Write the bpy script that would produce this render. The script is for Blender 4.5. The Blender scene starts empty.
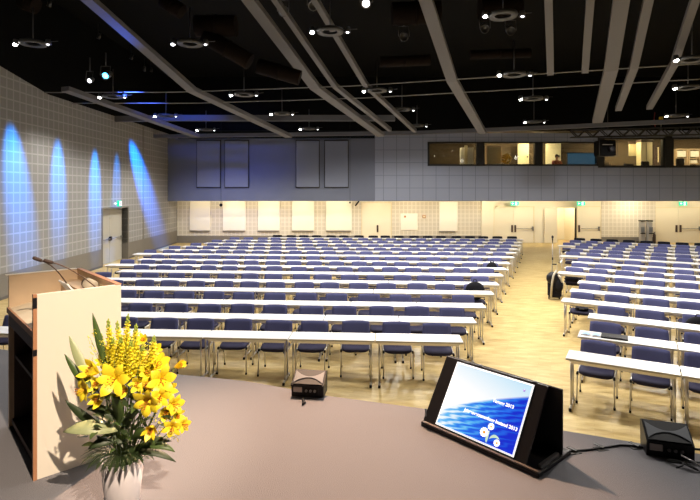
import bpy, math, random
from mathutils import Vector, Matrix
rnd = random.Random(7)
R = math.radians
scn = bpy.context.scene
COL = scn.collection
F = 510.0            # focal length in pixels of the 700 px wide frame
K = F / 580.0
EYE = 3.1            # eye height over the hall floor
STG = 1.2            # stage height

def g(px, py, z=0.0):
    """point of the photo lying at height z"""
    Y = (EYE - z) * F / (py - 190.0)
    return Vector(((px - 350.0) * Y / F, Y, z))
def at(px, py, Y):
    return Vector(((px - 350.0) * Y / F, Y, EYE - (py - 190.0) * Y / F))

# ------------------------------------------------------------------ materials
def new_mat(name):
    m = bpy.data.materials.new(name); m.use_nodes = True
    nt = m.node_tree; b = nt.nodes['Principled BSDF']
    return m, nt, b
def mat(name, c, rough=0.5, metal=0.0, spec=0.5, noise=0.0, nscale=20, bump=0.0, coord='Object', emit=None, es=1.0, trans=0.0):
    m, nt, b = new_mat(name)
    b.inputs['Base Color'].default_value = (*c, 1)
    b.inputs['Roughness'].default_value = rough
    b.inputs['Metallic'].default_value = metal
    b.inputs['Specular IOR Level'].default_value = spec
    if trans: b.inputs['Transmission Weight'].default_value = trans
    if noise or bump:
        tc = nt.nodes.new('ShaderNodeTexCoord')
        n = nt.nodes.new('ShaderNodeTexNoise'); n.inputs['Scale'].default_value = nscale
        n.inputs['Detail'].default_value = 4
        nt.links.new(tc.outputs[coord], n.inputs['Vector'])
        if noise:
            mx = nt.nodes.new('ShaderNodeMix'); mx.data_type = 'RGBA'
            mx.inputs[6].default_value = (*[max(0, v * (1 - noise)) for v in c], 1)
            mx.inputs[7].default_value = (*[min(1, v * (1 + noise)) for v in c], 1)
            nt.links.new(n.outputs['Fac'], mx.inputs[0]); nt.links.new(mx.outputs[2], b.inputs['Base Color'])
        if bump:
            bp = nt.nodes.new('ShaderNodeBump'); bp.inputs['Strength'].default_value = bump
            bp.inputs['Distance'].default_value = 0.01
            nt.links.new(n.outputs['Fac'], bp.inputs['Height']); nt.links.new(bp.outputs[0], b.inputs['Normal'])
    if emit:
        b.inputs['Emission Color'].default_value = (*emit, 1); b.inputs['Emission Strength'].default_value = es
    return m
def math_node(nt, op, a, b=None, c=None):
    n = nt.nodes.new('ShaderNodeMath'); n.operation = op
    for i, v in enumerate((a, b, c)):
        if v is None: continue
        if isinstance(v, (int, float)): n.inputs[i].default_value = v
        else: nt.links.new(v, n.inputs[i])
    return n.outputs[0]
def grid_mat(name, base, line, sx, sz, wx, wz, rough=0.7, ox=0.0, oz=0.0, period=None):
    """tile colour with joint lines measured in metres on the object's own x and z"""
    m, nt, b = new_mat(name)
    tc = nt.nodes.new('ShaderNodeTexCoord'); sp = nt.nodes.new('ShaderNodeSeparateXYZ')
    nt.links.new(tc.outputs['Object'], sp.inputs[0])
    fx = math_node(nt, 'FRACT', math_node(nt, 'DIVIDE', math_node(nt, 'ADD', sp.outputs[0], ox + 100 * sx), sx))
    fz = math_node(nt, 'FRACT', math_node(nt, 'DIVIDE', math_node(nt, 'ADD', sp.outputs[2], oz + 100 * sz), sz))
    lx = math_node(nt, 'LESS_THAN', fx, wx / sx); lz = math_node(nt, 'LESS_THAN', fz, wz / sz)
    f = math_node(nt, 'MAXIMUM', lx, lz)
    mx = nt.nodes.new('ShaderNodeMix'); mx.data_type = 'RGBA'
    mx.inputs[6].default_value = (*base, 1); mx.inputs[7].default_value = (*line, 1)
    nt.links.new(f, mx.inputs[0]); nt.links.new(mx.outputs[2], b.inputs['Base Color'])
    b.inputs['Roughness'].default_value = rough
    return m
def wood_floor_mat():
    m, nt, b = new_mat('parquet')
    tc = nt.nodes.new('ShaderNodeTexCoord')
    mp = nt.nodes.new('ShaderNodeMapping'); mp.inputs['Rotation'].default_value = (0, 0, R(24))
    nt.links.new(tc.outputs['Object'], mp.inputs['Vector'])
    br = nt.nodes.new('ShaderNodeTexBrick'); br.inputs['Scale'].default_value = 1.0
    br.inputs['Brick Width'].default_value = 0.42; br.inputs['Row Height'].default_value = 0.07
    br.inputs['Mortar Size'].default_value = 0.0015
    br.inputs['Color1'].default_value = (.61, .46, .20, 1); br.inputs['Color2'].default_value = (.53, .38, .155, 1)
    br.inputs['Mortar'].default_value = (.42, .27, .09, 1)
    nt.links.new(mp.outputs[0], br.inputs['Vector'])
    n = nt.nodes.new('ShaderNodeTexNoise'); n.inputs['Scale'].default_value = 2.2; n.inputs['Detail'].default_value = 6
    mp2 = nt.nodes.new('ShaderNodeMapping'); mp2.inputs['Rotation'].default_value = (0, 0, R(24)); mp2.inputs['Scale'].default_value = (1, 4, 1)
    nt.links.new(tc.outputs['Object'], mp2.inputs['Vector']); nt.links.new(mp2.outputs[0], n.inputs['Vector'])
    mx = nt.nodes.new('ShaderNodeMix'); mx.data_type = 'RGBA'; mx.blend_type = 'SOFT_LIGHT'; mx.inputs[0].default_value = 0.9
    nt.links.new(br.outputs['Color'], mx.inputs[6]); nt.links.new(n.outputs['Fac'], mx.inputs[7])
    nt.links.new(mx.outputs[2], b.inputs['Base Color'])
    b.inputs['Roughness'].default_value = 0.42
    b.inputs['Specular IOR Level'].default_value = 0.35
    return m
def bulb(name, c, s):
    return mat(name, (0.8, 0.8, 0.8), emit=c, es=s)

M = {}
M['floor'] = wood_floor_mat()
M['carpet'] = mat('stage_carpet', (.19, .185, .20), 0.95, spec=.1, noise=.28, nscale=170, bump=.5)
M['wall_tile'] = grid_mat('perforated_wall_tile', (.245, .24, .235), (.345, .34, .335), .30, .30, .05, .045)
M['wainscot'] = mat('wainscot', (.17, .155, .135), .6, noise=.08, nscale=3)
M['plinth'] = mat('plinth_dark', (.1, .09, .085), .6)
M['cream_wall'] = mat('cream_wall', (.74, .68, .54), .7, noise=.03, nscale=2)
M['cream_panel'] = mat('cream_panel', (.82, .78, .68), .6)
M['back_tile'] = grid_mat('back_wall_tile', (.58, .53, .44), (.70, .65, .56), .24, .24, .05, .04)
M['cream_door'] = mat('cream_door', (.76, .69, .54), .5)
M['grey_wall'] = mat('balcony_grey', (.14, .155, .21), .6, noise=.05, nscale=1.5)
M['grey_tile'] = grid_mat('balcony_tile', (.28, .305, .39), (.17, .19, .24), .73, .705, .035, .03, oz=.33, ox=.35)
M['grey_panel'] = mat('acoustic_panel', (.19, .21, .28), .6)
M['black'] = mat('black_paint', (.0025, .0025, .0025), .8, spec=.1)
M['black_frame'] = mat('black_frame', (.012, .011, .011), .45)
M['strip'] = mat('ceiling_strip', (.115, .11, .11), .7)
M['duct'] = mat('dark_duct', (.010, .006, .004), .85, spec=.08)
M['rail'] = mat('thin_rail', (.2, .195, .185), .5)
M['grey_soffit'] = mat('grey_soffit', (.10, .10, .11), .7)
M['white_top'] = mat('white_laminate', (.83, .81, .80), .35)
M['edge'] = mat('table_edge', (.52, .48, .42), .5)
M['chrome'] = mat('chrome', (.72, .70, .68), .28, metal=.85)
M['rubber'] = mat('black_rubber', (.008, .008, .009), .6, spec=.25)
M['blue'] = mat('blue_fabric', (.088, .094, .215), .85, spec=.2, noise=.1, nscale=60)
M['blackfab'] = mat('black_fabric', (.012, .012, .018), .9, spec=.15)
M['seatfab'] = mat('navy_seat_fabric', (.022, .02, .05), .8, spec=.25, noise=.1, nscale=60)
M['seat_black'] = M['blackfab']
M['wood_cream'] = mat('lectern_cream', (.76, .70, .60), .5, noise=.02, nscale=5)
M['wood_edge'] = mat('lectern_edge_wood', (.42, .20, .10), .5, noise=.15, nscale=12)
M['wood_tan'] = mat('lectern_tan_wood', (.60, .45, .30), .45, noise=.12, nscale=7)
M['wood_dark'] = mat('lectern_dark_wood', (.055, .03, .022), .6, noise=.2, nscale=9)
M['desk_leather'] = mat('desk_surface', (.74, .64, .48), .5)
M['paper'] = mat('paper', (.85, .84, .82), .7)
M['bluecover'] = mat('blue_cover', (.10, .13, .33), .4)
M['plastic'] = mat('black_plastic', (.007, .006, .009), .45, spec=.3)
M['darkgrille'] = mat('black_grille', (.02, .02, .024), .55, noise=.4, nscale=300)
M['silver'] = mat('silver_reflector', (.16, .17, .19), .45, metal=.2)
M['label_plate'] = mat('label_plate', (.42, .36, .33), .5)
M['bezel_shine'] = mat('ledge_metal', (.10, .08, .07), .4, metal=.5)
M['vase'] = mat('white_vase', (.62, .58, .60), .45)
M['lily'] = mat('yellow_petal', (.95, .74, .03), .45, noise=.08, nscale=30)
M['lily'].node_tree.nodes['Principled BSDF'].inputs['Subsurface Weight'].default_value = 0.0
M['snap'] = mat('yellow_floret', (.92, .80, .05), .6, noise=.15, nscale=60)
M['bud'] = mat('green_bud', (.33, .42, .05), .6)
M['orange'] = mat('orange_anther', (.55, .17, .01), .6)
M['leaf'] = mat('dark_leaf', (.022, .040, .010), .5, noise=.3, nscale=14)
M['leaf_mid'] = mat('mid_green_leaf', (.065, .11, .025), .45, noise=.3, nscale=14)
M['leaf_pale'] = mat('pale_leaf', (.34, .38, .20), .45, noise=.15, nscale=14)
M['stem'] = mat('green_stem', (.13, .20, .04), .6)
M['green_sign'] = mat('exit_green', (.0, .35, .18), .5, emit=(.02, .75, .40), es=1.1)
M['white_sign'] = mat('exit_white', (.9, .9, .9), .5, emit=(.8, 1, .9), es=1.4)
M['lamp'] = bulb('lamp_glow', (1.0, .97, .92), 34)
M['lamp_small'] = bulb('lamp_glow_small', (.95, .96, 1.0), 7)
M['lamp_blue'] = bulb('lamp_glow_blue', (.05, .5, 1.0), 14)
M['lamp_warm'] = bulb('lamp_glow_warm', (1.0, .85, .55), 8)
M['fixture'] = mat('fixture_grey', (.08, .08, .085), .4, metal=.3)
M['mesh_ring'] = mat('fixture_ring', (.04, .04, .04), .5)
M['steel'] = mat('steel', (.25, .24, .24), .35, metal=.7)
M['booth_wall'] = mat('booth_wall', (.10, .07, .04), .8, noise=.3, nscale=3)
M['booth_cream'] = mat('booth_cream', (.72, .62, .40), .6)
M['booth_dark'] = mat('booth_dark', (.03, .022, .016), .7)
M['skin'] = mat('skin', (.55, .30, .19), .5)
M['shirt'] = mat('orange_shirt', (.45, .10, .03), .8)
M['hair'] = mat('dark_hair', (.02, .012, .008), .6)
M['bag'] = mat('black_nylon', (.006, .006, .009), .7, spec=.15)
M['bag_grey'] = mat('grey_strap', (.42, .38, .30), .7)
M['grey_kit'] = mat('grey_trolley', (.34, .33, .33), .5, metal=.2)
M['yellow_hoist'] = mat('yellow_hoist', (.55, .40, .02), .5)
M['red_cable'] = mat('red_cable', (.35, .03, .02), .5)
M['tape'] = mat('black_tape', (.01, .01, .01), .5)
M['lightblue'] = mat('pale_blue_print', (.35, .55, .85), .4)
def glass_mat():
    m = bpy.data.materials.new('window_glass'); m.use_nodes = True; nt = m.node_tree
    nt.nodes.remove(nt.nodes['Principled BSDF'])
    o = nt.nodes['Material Output']
    t = nt.nodes.new('ShaderNodeBsdfTransparent'); gl = nt.nodes.new('ShaderNodeBsdfGlossy'); gl.inputs['Roughness'].default_value = .02
    t.inputs[0].default_value = (.86, .86, .84, 1)
    fr = nt.nodes.new('ShaderNodeFresnel'); fr.inputs[0].default_value = 1.5
    mx = nt.nodes.new('ShaderNodeMixShader')
    nt.links.new(fr.outputs[0], mx.inputs[0]); nt.links.new(t.outputs[0], mx.inputs[1]); nt.links.new(gl.outputs[0], mx.inputs[2])
    nt.links.new(mx.outputs[0], o.inputs[0])
    return m
M['glass'] = glass_mat()

# ------------------------------------------------------------------ mesh builder
class MB:
    def __init__(s): s.v = []; s.f = []; s.sm = []
    def add(s, vs, fs, smooth=False):
        n = len(s.v); s.v += [tuple(v) for v in vs]
        s.f += [tuple(i + n for i in f) for f in fs]; s.sm += [smooth] * len(fs)
        return s
    def box(s, c, d, rot=None, bev=0.0):
        hx, hy, hz = d[0] / 2, d[1] / 2, d[2] / 2
        b = min(bev, hx * .9, hy * .9, hz * .9)
        if b <= 0:
            vs = [(x, y, z) for z in (-hz, hz) for y in (-hy, hy) for x in (-hx, hx)]
            fs = [(0, 2, 3, 1), (4, 5, 7, 6), (0, 1, 5, 4), (2, 6, 7, 3), (0, 4, 6, 2), (1, 3, 7, 5)]
        else:
            vs = []; idx = {}
            for sx in (-1, 1):
                for sy in (-1, 1):
                    for sz in (-1, 1):
                        for ax in range(3):
                            p = [sx * (hx - b), sy * (hy - b), sz * (hz - b)]
                            p[ax] = (sx * hx, sy * hy, sz * hz)[ax]
                            idx[(sx, sy, sz, ax)] = len(vs); vs.append(tuple(p))
            fs = []
            for ax in range(3):
                o = [i for i in range(3) if i != ax]
                for sg in (-1, 1):
                    q = []
                    for a, c2 in ((-1, -1), (1, -1), (1, 1), (-1, 1)):
                        k = [0, 0, 0]; k[ax] = sg; k[o[0]] = a; k[o[1]] = c2; q.append(idx[(*k, ax)])
                    flip = (sg < 0) ^ (ax == 1)
                    fs.append(tuple(q[::-1] if flip else q))
            for ax in range(3):
                o = [i for i in range(3) if i != ax]
                for a in (-1, 1):
                    for c2 in (-1, 1):
                        k0 = [0, 0, 0]; k0[ax] = -1; k0[o[0]] = a; k0[o[1]] = c2
                        k1 = list(k0); k1[ax] = 1
                        q = [idx[(*k0, o[0])], idx[(*k1, o[0])], idx[(*k1, o[1])], idx[(*k0, o[1])]]
                        fs.append(tuple(q))
            for sx in (-1, 1):
                for sy in (-1, 1):
                    for sz in (-1, 1):
                        fs.append(tuple(idx[(sx, sy, sz, a)] for a in range(3)))
        c = Vector(c)
        if rot is not None: vs = [rot @ Vector(v) + c for v in vs]
        else: vs = [Vector(v) + c for v in vs]
        return s.add(vs, fs)
    def bx(s, x0, x1, y0, y1, z0, z1, bev=0.0):
        return s.box(((x0 + x1) / 2, (y0 + y1) / 2, (z0 + z1) / 2), (abs(x1 - x0), abs(y1 - y0), abs(z1 - z0)), None, bev)
    def tube(s, pts, r, n=8, cap=True, smooth=True):
        pts = [Vector(p) for p in pts]
        rs = r if isinstance(r, (list, tuple)) else [r] * len(pts)
        rings = []; prev = None
        for i, p in enumerate(pts):
            if i == 0: d = pts[1] - pts[0]
            elif i == len(pts) - 1: d = pts[-1] - pts[-2]
            else: d = (pts[i + 1] - p).normalized() + (p - pts[i - 1]).normalized()
            d.normalize()
            if prev is None:
                a = Vector((0, 0, 1)) if abs(d.z) < .9 else Vector((1, 0, 0))
                x = d.cross(a).normalized()
            else:
                x = (prev - d * prev.dot(d)).normalized()
            prev = x; y = d.cross(x)
            rings.append([p + (x * math.cos(2 * math.pi * k / n) + y * math.sin(2 * math.pi * k / n)) * rs[i] for k in range(n)])
        vs = [v for rg in rings for v in rg]; fs = []
        for i in range(len(pts) - 1):
            for k in range(n):
                a = i * n + k; b = i * n + (k + 1) % n
                fs.append((a, b, b + n, a + n))
        s.add(vs, fs, smooth)
        if cap:
            m = len(s.v) - len(vs)
            s.f.append(tuple(m + k for k in reversed(range(n)))); s.sm.append(False)
            e = m + (len(pts) - 1) * n
            s.f.append(tuple(e + k for k in range(n))); s.sm.append(False)
        return s
    def lathe(s, prof, c=(0, 0, 0), n=24, rot=None, smooth=True):
        c = Vector(c); vs = []
        for r, z in prof:
            for k in range(n):
                a = 2 * math.pi * k / n; v = Vector((r * math.cos(a), r * math.sin(a), z))
                if rot is not None: v = rot @ v
                vs.append(v + c)
        fs = []
        for i in range(len(prof) - 1):
            for k in range(n):
                a = i * n + k; b = i * n + (k + 1) % n
                fs.append((a, b, b + n, a + n))
        return s.add(vs, fs, smooth)
    def prism(s, poly, y0, y1, axis='y', M4=None):
        """poly in the x-z plane (or x-y with axis z) extruded"""
        n = len(poly)
        def mk(p, t):
            v = Vector((p[0], t, p[1])) if axis == 'y' else (Vector((p[0], p[1], t)) if axis == 'z' else Vector((t, p[0], p[1])))
            return M4 @ v if M4 is not None else v
        vs = [mk(p, y0) for p in poly] + [mk(p, y1) for p in poly]
        fs = [tuple(range(n)), tuple(reversed(range(n, 2 * n)))] + [(i, (i + 1) % n, (i + 1) % n + n, i + n)[::-1] for i in range(n)]
        return s.add(vs, fs)
    def blade(s, p0, pm, p1, w, nrm, seg=7, fold=0.15, tip=0.0, peak=.45):
        """leaf or petal: bezier p0-pm-p1 with a width profile and a fold"""
        p0, pm, p1, nrm = Vector(p0), Vector(pm), Vector(p1), Vector(nrm).normalized()
        vs = []
        for i in range(seg + 1):
            t = i / seg
            p = p0 * (1 - t) ** 2 + pm * 2 * t * (1 - t) + p1 * t * t
            d = ((pm - p0) * (1 - t) + (p1 - pm) * t).normalized()
            side = d.cross(nrm)
            if side.length < 1e-4: side = d.cross(Vector((.3, .5, .8)))
            side.normalize(); up = side.cross(d)
            pw = t / peak if t < peak else (1 - t) / (1 - peak)
            ww = w * .5 * max(.04, math.sin(min(1, pw) * math.pi / 2) ** .8)
            vs += [p - side * ww + up * ww * fold, p, p + side * ww + up * ww * fold]
        fs = []
        for i in range(seg):
            a = i * 3
            fs += [(a, a + 1, a + 4, a + 3), (a + 1, a + 2, a + 5, a + 4)]
        return s.add(vs, fs, True)
    def sphere(s, c, r, n=10, m=6, sc=(1, 1, 1)):
        c = Vector(c); vs = []; fs = []
        for i in range(m + 1):
            ph = math.pi * i / m
            for k in range(n):
                a = 2 * math.pi * k / n
                vs.append(c + Vector((r * sc[0] * math.sin(ph) * math.cos(a), r * sc[1] * math.sin(ph) * math.sin(a), r * sc[2] * math.cos(ph))))
        for i in range(m):
            for k in range(n):
                a = i * n + k; b = i * n + (k + 1) % n
                fs.append((a, a + n, b + n, b))
        return s.add(vs, fs, True)
    def build(s, name, m, parent=None, loc=None, rotz=None, fix=True, solid=0.0):
        me = bpy.data.meshes.new(name); me.from_pydata(s.v, [], s.f)
        for p, sm in zip(me.polygons, s.sm): p.use_smooth = sm
        me.materials.append(m if not isinstance(m, str) else M[m]); me.update()
        if fix:
            import bmesh
            b = bmesh.new(); b.from_mesh(me); bmesh.ops.recalc_face_normals(b, faces=b.faces); b.to_mesh(me); b.free()
        o = bpy.data.objects.new(name, me); COL.objects.link(o)
        if parent: o.parent = parent
        if loc is not None: o.location = loc
        if rotz is not None: o.rotation_euler = (0, 0, rotz)
        if solid:
            md = o.modifiers.new('thickness', 'SOLIDIFY'); md.thickness = solid
        return o
def empty(name, loc=(0, 0, 0), rotz=0.0):
    o = bpy.data.objects.new(name, None); COL.objects.link(o); o.location = loc; o.rotation_euler = (0, 0, rotz)
    o.empty_display_size = .1
    return o
def tag(o, label=None, cat=None, group=None, kind=None):
    if label: o['label'] = label
    if cat: o['category'] = cat
    if group: o['group'] = group
    if kind: o['kind'] = kind
    return o
def struct(o, label=None):
    o['kind'] = 'structure'
    if label: o['label'] = label
    return o
def copy_tree(o, parent=None):
    c = o.copy(); COL.objects.link(c)
    if parent: c.parent = parent
    for ch in [x for x in KIDS.get(o.name, [])]: copy_tree(ch, c)
    return c
KIDS = {}
def index_kids(o):
    KIDS[o.name] = [x for x in COL.objects if x.parent == o]
    for x in KIDS[o.name]: index_kids(x)
ORD = ['first', 'second', 'third', 'fourth', 'fifth', 'sixth', 'seventh', 'eighth', 'ninth', 'tenth', 'eleventh', 'twelfth', 'thirteenth', 'fourteenth', 'fifteenth', 'sixteenth', 'seventeenth', 'eighteenth', 'nineteenth', 'twentieth', 'twenty-first', 'twenty-second', 'twenty-third', 'twenty-fourth']

# ------------------------------------------------------------------ the setting
YB = 32.2 * K       # balcony front
YW = 34.0 * K       # rear wall
YK = 20 * K
def wallX(Y): return -9.9 - .02 * (Y - 17.6)
struct(MB().bx(-16, 27, -4, 36, -.1, 0).build('floor', 'floor'))

# left wall: local x runs into the hall (towards the back), local y into the wall
wl_rot = R(90) + .02
wl_o = Vector((-9.9, 17.6, 0))
def wl(Y): return (Y - 17.6)          # local x of hall depth Y
D0, D1 = 9.97 / (248 / F) , 9.97 / (221.5 / F)   # door opening along the wall
DX0, DX1, DZ = wl(D0), wl(D1), 2.32
def wall_prism(mb, poly, y0, y1): return mb.prism(poly, y0, y1)
LX0 = wl(1.0); LX1 = wl(YW + .2); kx = wl(16.7)
ztop = 6.23
def wtop(x): return ztop if x >= kx else ztop + (kx - x) * .15
m_ = MB()
m_.prism([(LX0, .73), (DX0, .73), (DX0, wtop(DX0)), (kx, ztop), (LX0, wtop(LX0))] if DX0 > kx else [(LX0, .73), (DX0, .73), (DX0, wtop(DX0)), (LX0, wtop(LX0))], 0, .3)
m_.prism([(DX0, DZ), (DX1, DZ), (DX1, ztop), (DX0, ztop)], 0, .3)
m_.prism([(DX1, .73), (LX1, .73), (LX1, ztop), (DX1, ztop)], 0, .3)
struct(m_.build('wall_left', 'wall_tile', loc=wl_o, rotz=wl_rot))
struct(MB().bx(LX0, DX0, -.015, .3, 0, .73).bx(DX1, LX1, -.015, .3, 0, .73).build('trim_1', 'wainscot', loc=wl_o, rotz=wl_rot))
struct(MB().bx(LX0, DX0 - .05, -.03, -.015, 0, .08).bx(DX1 + .05, LX1, -.03, -.015, 0, .08).build('baseboard_left', 'plinth', loc=wl_o, rotz=wl_rot))
# vertical joint post
jx = wl(9.95 / (205 / F))
struct(MB().bx(jx - .03, jx + .03, -.02, .0, .73, ztop - .05).build('trim_2', 'wainscot', loc=wl_o, rotz=wl_rot))
# dark edge above the left wall
struct(MB().prism([(LX0, wtop(LX0)), (kx, ztop), (LX1, ztop), (LX1, 9.4), (LX0, 9.4)], .02, .3).build('trim_3', 'black', loc=wl_o, rotz=wl_rot))
# left door
d = empty('door_1', wl_o, wl_rot); struct(d)
MB().bx(DX0 - .06, DX0, -.03, .34, 0, DZ + .06).bx(DX1, DX1 + .06, -.03, .34, 0, DZ + .06).bx(DX0, DX1, -.03, .34, DZ, DZ + .06).build('door_frame', 'wainscot', d)
mid = (DX0 + DX1) / 2
for a, b, sd in ((DX0 + .01, mid - .006, 1), (mid + .006, DX1 - .01, -1)):
    lf = MB().bx(a, b, .26, .31, .01, DZ - .01).build('door_leaf', mat('left_door_paint', (.40, .38, .33), .5), d)
    MB().tube([(a + .12, .2, 1.02), (b - .12, .2, 1.02)], .018).bx(a + .08, a + .14, .19, .26, .98, 1.06).bx(b - .14, b - .08, .19, .26, .98, 1.06).build('push_bar', 'steel', lf)
MB().bx(mid - .07, mid + .05, .17, .26, .95, 1.12, .01).build('door_lock', 'plastic', d)

# exit sign: pictogram box facing the stage
def exit_sign(loc, rotz, label, w=.46, h=.23, bracket='up'):
    s = empty('exit_sign', loc, rotz); tag(s, label, 'exit sign', 'green emergency exit signs')
    MB().box((0, .03, 0), (w, .05, h), None, .006).build('housing', 'green_sign', s)
    # running figure, doorway and arrow in white
    q = h / .17; k = MB(); y0, y1 = -.001, -.006
    def fl(poly): k.prism([(x * q, z * q) for x, z in poly], y0, y1)
    fl([(.02, -.065), (.085, -.065), (.085, .065), (.02, .065)])
    k.build('doorway_symbol', 'white_sign', s); k = MB()
    fl([(-.14, .0), (-.10, .04), (-.10, .015), (-.055, .015), (-.055, -.015), (-.10, -.015), (-.10, -.04)])
    k.build('arrow', 'white_sign', s)
    r = MB()
    r.lathe([(0.0, 0), (.011 * q, 0), (.011 * q, .004), (0, .004)], (.045 * q, -.007, .043 * q), 10, Matrix.Rotation(R(90), 3, 'X'))
    for poly in ([(.035, .03), (.055, .028), (.06, -.005), (.045, -.01)], [(.045, -.01), (.056, -.006), (.072, -.03), (.066, -.034)],
                 [(.045, -.008), (.052, -.012), (.04, -.055), (.034, -.055)], [(.034, .026), (.038, .018), (.024, .0), (.02, .006)], [(.056, .024), (.057, .015), (.074, .005), (.076, .01)]):
        r.prism([(x * q, z * q) for x, z in poly], -.006, -.010)
    r.build('running_figure', 'green_sign', s)
    if bracket == 'up': MB().bx(-.02, .02, .02, .04, h / 2, h / 2 + .08).build('bracket', 'steel', s)
    else: MB().bx(-w / 2 - .12, -w / 2, .015, .045, -.02, .02).build('bracket', 'steel', s)
    return s
p = at(116.8, 203.5, 9.95 / (237 / F)); p.x = wallX(p.y) + .27
exit_sign(p, R(0), 'green exit sign projecting from the tiled left wall above the double door', .17, .24, 'side')

# rear wall under the balcony
BX0 = wallX(YW) - .2
def bx_px(px, Y=YW): return (px - 350) * Y / F
def bz(py, Y=YW): return EYE - (py - 190) * Y / F
CZ = 2.78
struct(MB().bx(BX0, bx_px(493), YW, YW + .3, .42, CZ).build('wall_back', 'back_tile'))
struct(MB().bx(BX0, bx_px(493), YW - .02, YW + .3, 0, .42).build('baseboard_back', 'wainscot'))
bw = MB(); bw.bx(bx_px(481), bx_px(493), YW - .12, YW, 0, CZ)
bw.bx(bx_px(493), bx_px(557), YW, YW + .3, 0, CZ).bx(bx_px(577), bx_px(601), YW, YW + .3, 0, CZ)
bw.bx(bx_px(557), bx_px(577), YW, YW + .3, bz(208), CZ).bx(bx_px(655), 26, YW, YW + .3, 0, CZ)
struct(bw.build('wall_rear', 'cream_wall'))
struct(MB().bx(bx_px(601), bx_px(655), YW - .05, YW + .3, .35, CZ).build('trim_4', 'back_tile'))
struct(MB().bx(bx_px(601), bx_px(655), YW - .07, YW + .3, 0, .35).build('trim_5', 'wainscot'))
# dim passage behind the open door
struct(MB().bx(bx_px(557) - .3, bx_px(577) + .3, YW + 2.0, YW + 2.2, 0, CZ).bx(bx_px(577) + .1, bx_px(577) + .3, YW + .3, YW + 2, 0, CZ).bx(bx_px(557) - .3, bx_px(557) - .1, YW + .3, YW + 2, 0, CZ).bx(bx_px(557) - .3, bx_px(577) + .3, YW + .3, YW + 2.2, CZ, CZ + .1).build('wall_passage', 'cream_wall'))
# doors of the rear wall
def back_door(n, xa, xb, top, leaf_px, bar, handle):
    d = empty('door_%d' % n, (0, 0, 0)); struct(d)
    zt = bz(top)
    MB().bx(bx_px(xa) - .04, bx_px(xa), YW - .03, YW + .02, 0, zt + .04).bx(bx_px(xb), bx_px(xb) + .04, YW - .03, YW + .02, 0, zt + .04).bx(bx_px(xa), bx_px(xb), YW - .03, YW + .02, zt, zt + .04).build('door_frame', 'booth_cream', d)
    for (a, b) in leaf_px:
        lf = MB().bx(bx_px(a) + .008, bx_px(b) - .008, YW - .025, YW, .01, zt - .01).build('door_leaf', 'cream_door', d)
    for (a, b) in bar:
        zb = bz(228.5)
        MB().tube([(bx_px(a), YW - .1, zb), (bx_px(b), YW - .1, zb)], .018).bx(bx_px(b) - .04, bx_px(b) + .04, YW - .12, YW - .02, zb - .12, zb + .12).build('push_bar', 'steel', d)
    for a in handle:
        MB().bx(bx_px(a) - .05, bx_px(a) + .05, YW - .08, YW - .02, bz(232), bz(225), .01).build('door_handle', 'wood_dark', d)
    return d
back_door(2, 494, 533.5, 207, [(494, 513.5), (513.5, 533.5)], [(516, 532.5)], [511.8, 515])
back_door(3, 577.5, 600.5, 207, [(577.5, 600.5)], [(580.5, 598.5)], [578.8])
back_door(4, 655.5, 700, 208, [(655.5, 678), (678, 700)], [(681, 699)], [676, 680])
back_door(5, 362, 391, 203, [(362, 391)], [], [377.5])
fr = MB().bx(bx_px(557) - .04, bx_px(557), YW - .03, YW + .3, 0, bz(208) + .04).bx(bx_px(577), bx_px(577) + .04, YW - .03, YW + .3, 0, bz(208) + .04).bx(bx_px(557), bx_px(577), YW - .03, YW + .3, bz(208), bz(208) + .04)
d6 = empty('door_6'); struct(d6); fr.build('door_frame', 'booth_cream', d6)
MB().box((0, -.4, 1.02), (.05, .8, 2.0)).build('door_leaf', 'cream_door', d6, loc=(bx_px(557) - .02, YW - .05, 0), rotz=R(-80))
exit_sign((bx_px(513), YW - .35, bz(203.6, YW - .35)), 0, 'green exit sign over the double door behind the aisle end')
exit_sign((bx_px(578.5), YW - .35, bz(203.6, YW - .35)), 0, 'green exit sign above the open doorway right of the aisle')
exit_sign((bx_px(679.5), YW - .35, bz(203.6, YW - .35)), 0, 'green exit sign over the far right double door')
# white wall boards between the tiled fields
names_b = ['beside the left corner', 'behind the hanging ball', 'second right of the hanging ball', 'third right of the hanging ball', 'just left of the plain cream door']
for i, (a, b, t, bt) in enumerate([(190, 210.5, 201, 230.5), (223, 246, 201, 230.5), (258, 280, 201, 230.5), (292, 314.5, 201, 230.5), (326, 352, 201, 230.5)]):
    o = empty('wall_board', ((bx_px(a) + bx_px(b)) / 2, YW, 0)); w = (bx_px(b) - bx_px(a)) / 2
    tag(o, 'white board panel on the tiled rear wall, ' + names_b[i], 'wall panel', 'white boards along the rear wall')
    MB().bx(-w, w, -.08, -.005, bz(bt), bz(t) , .01).build('board', 'cream_panel', o)
    MB().bx(-w, w * .9, -.1, -.005, bz(bt) - .07, bz(bt) - .01).build('bottom_strip', 'wainscot', o)  # darker strip along the lower edge of the board
o = empty('wall_board', ((bx_px(439) + bx_px(457.5)) / 2, YW, 0)); w = (bx_px(457.5) - bx_px(439)) / 2
tag(o, 'narrow white board panel right of the small wall cabinet on the rear wall', 'wall panel', 'white boards along the rear wall')
MB().bx(-w, w, -.08, -.005, bz(231), bz(202), .01).build('board', 'cream_panel', o)
MB().bx(-w, w * .7, -.1, -.005, bz(231) - .07, bz(231) - .01).build('bottom_strip', 'wainscot', o)  # same darker strip under the narrow board
o = tag(empty('wall_cabinet', (bx_px(409), YW, 0)), 'square cream cabinet door set in the tiled rear wall', 'cabinet')
MB().bx(-.5, .5, -.04, -.005, bz(230), bz(213.5), .008).build('cabinet_door', 'cream_panel', o)
MB().bx(-.3, -.18, -.06, -.04, bz(217.5), bz(215.5)).build('control_box', 'wood_edge', o)
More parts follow.
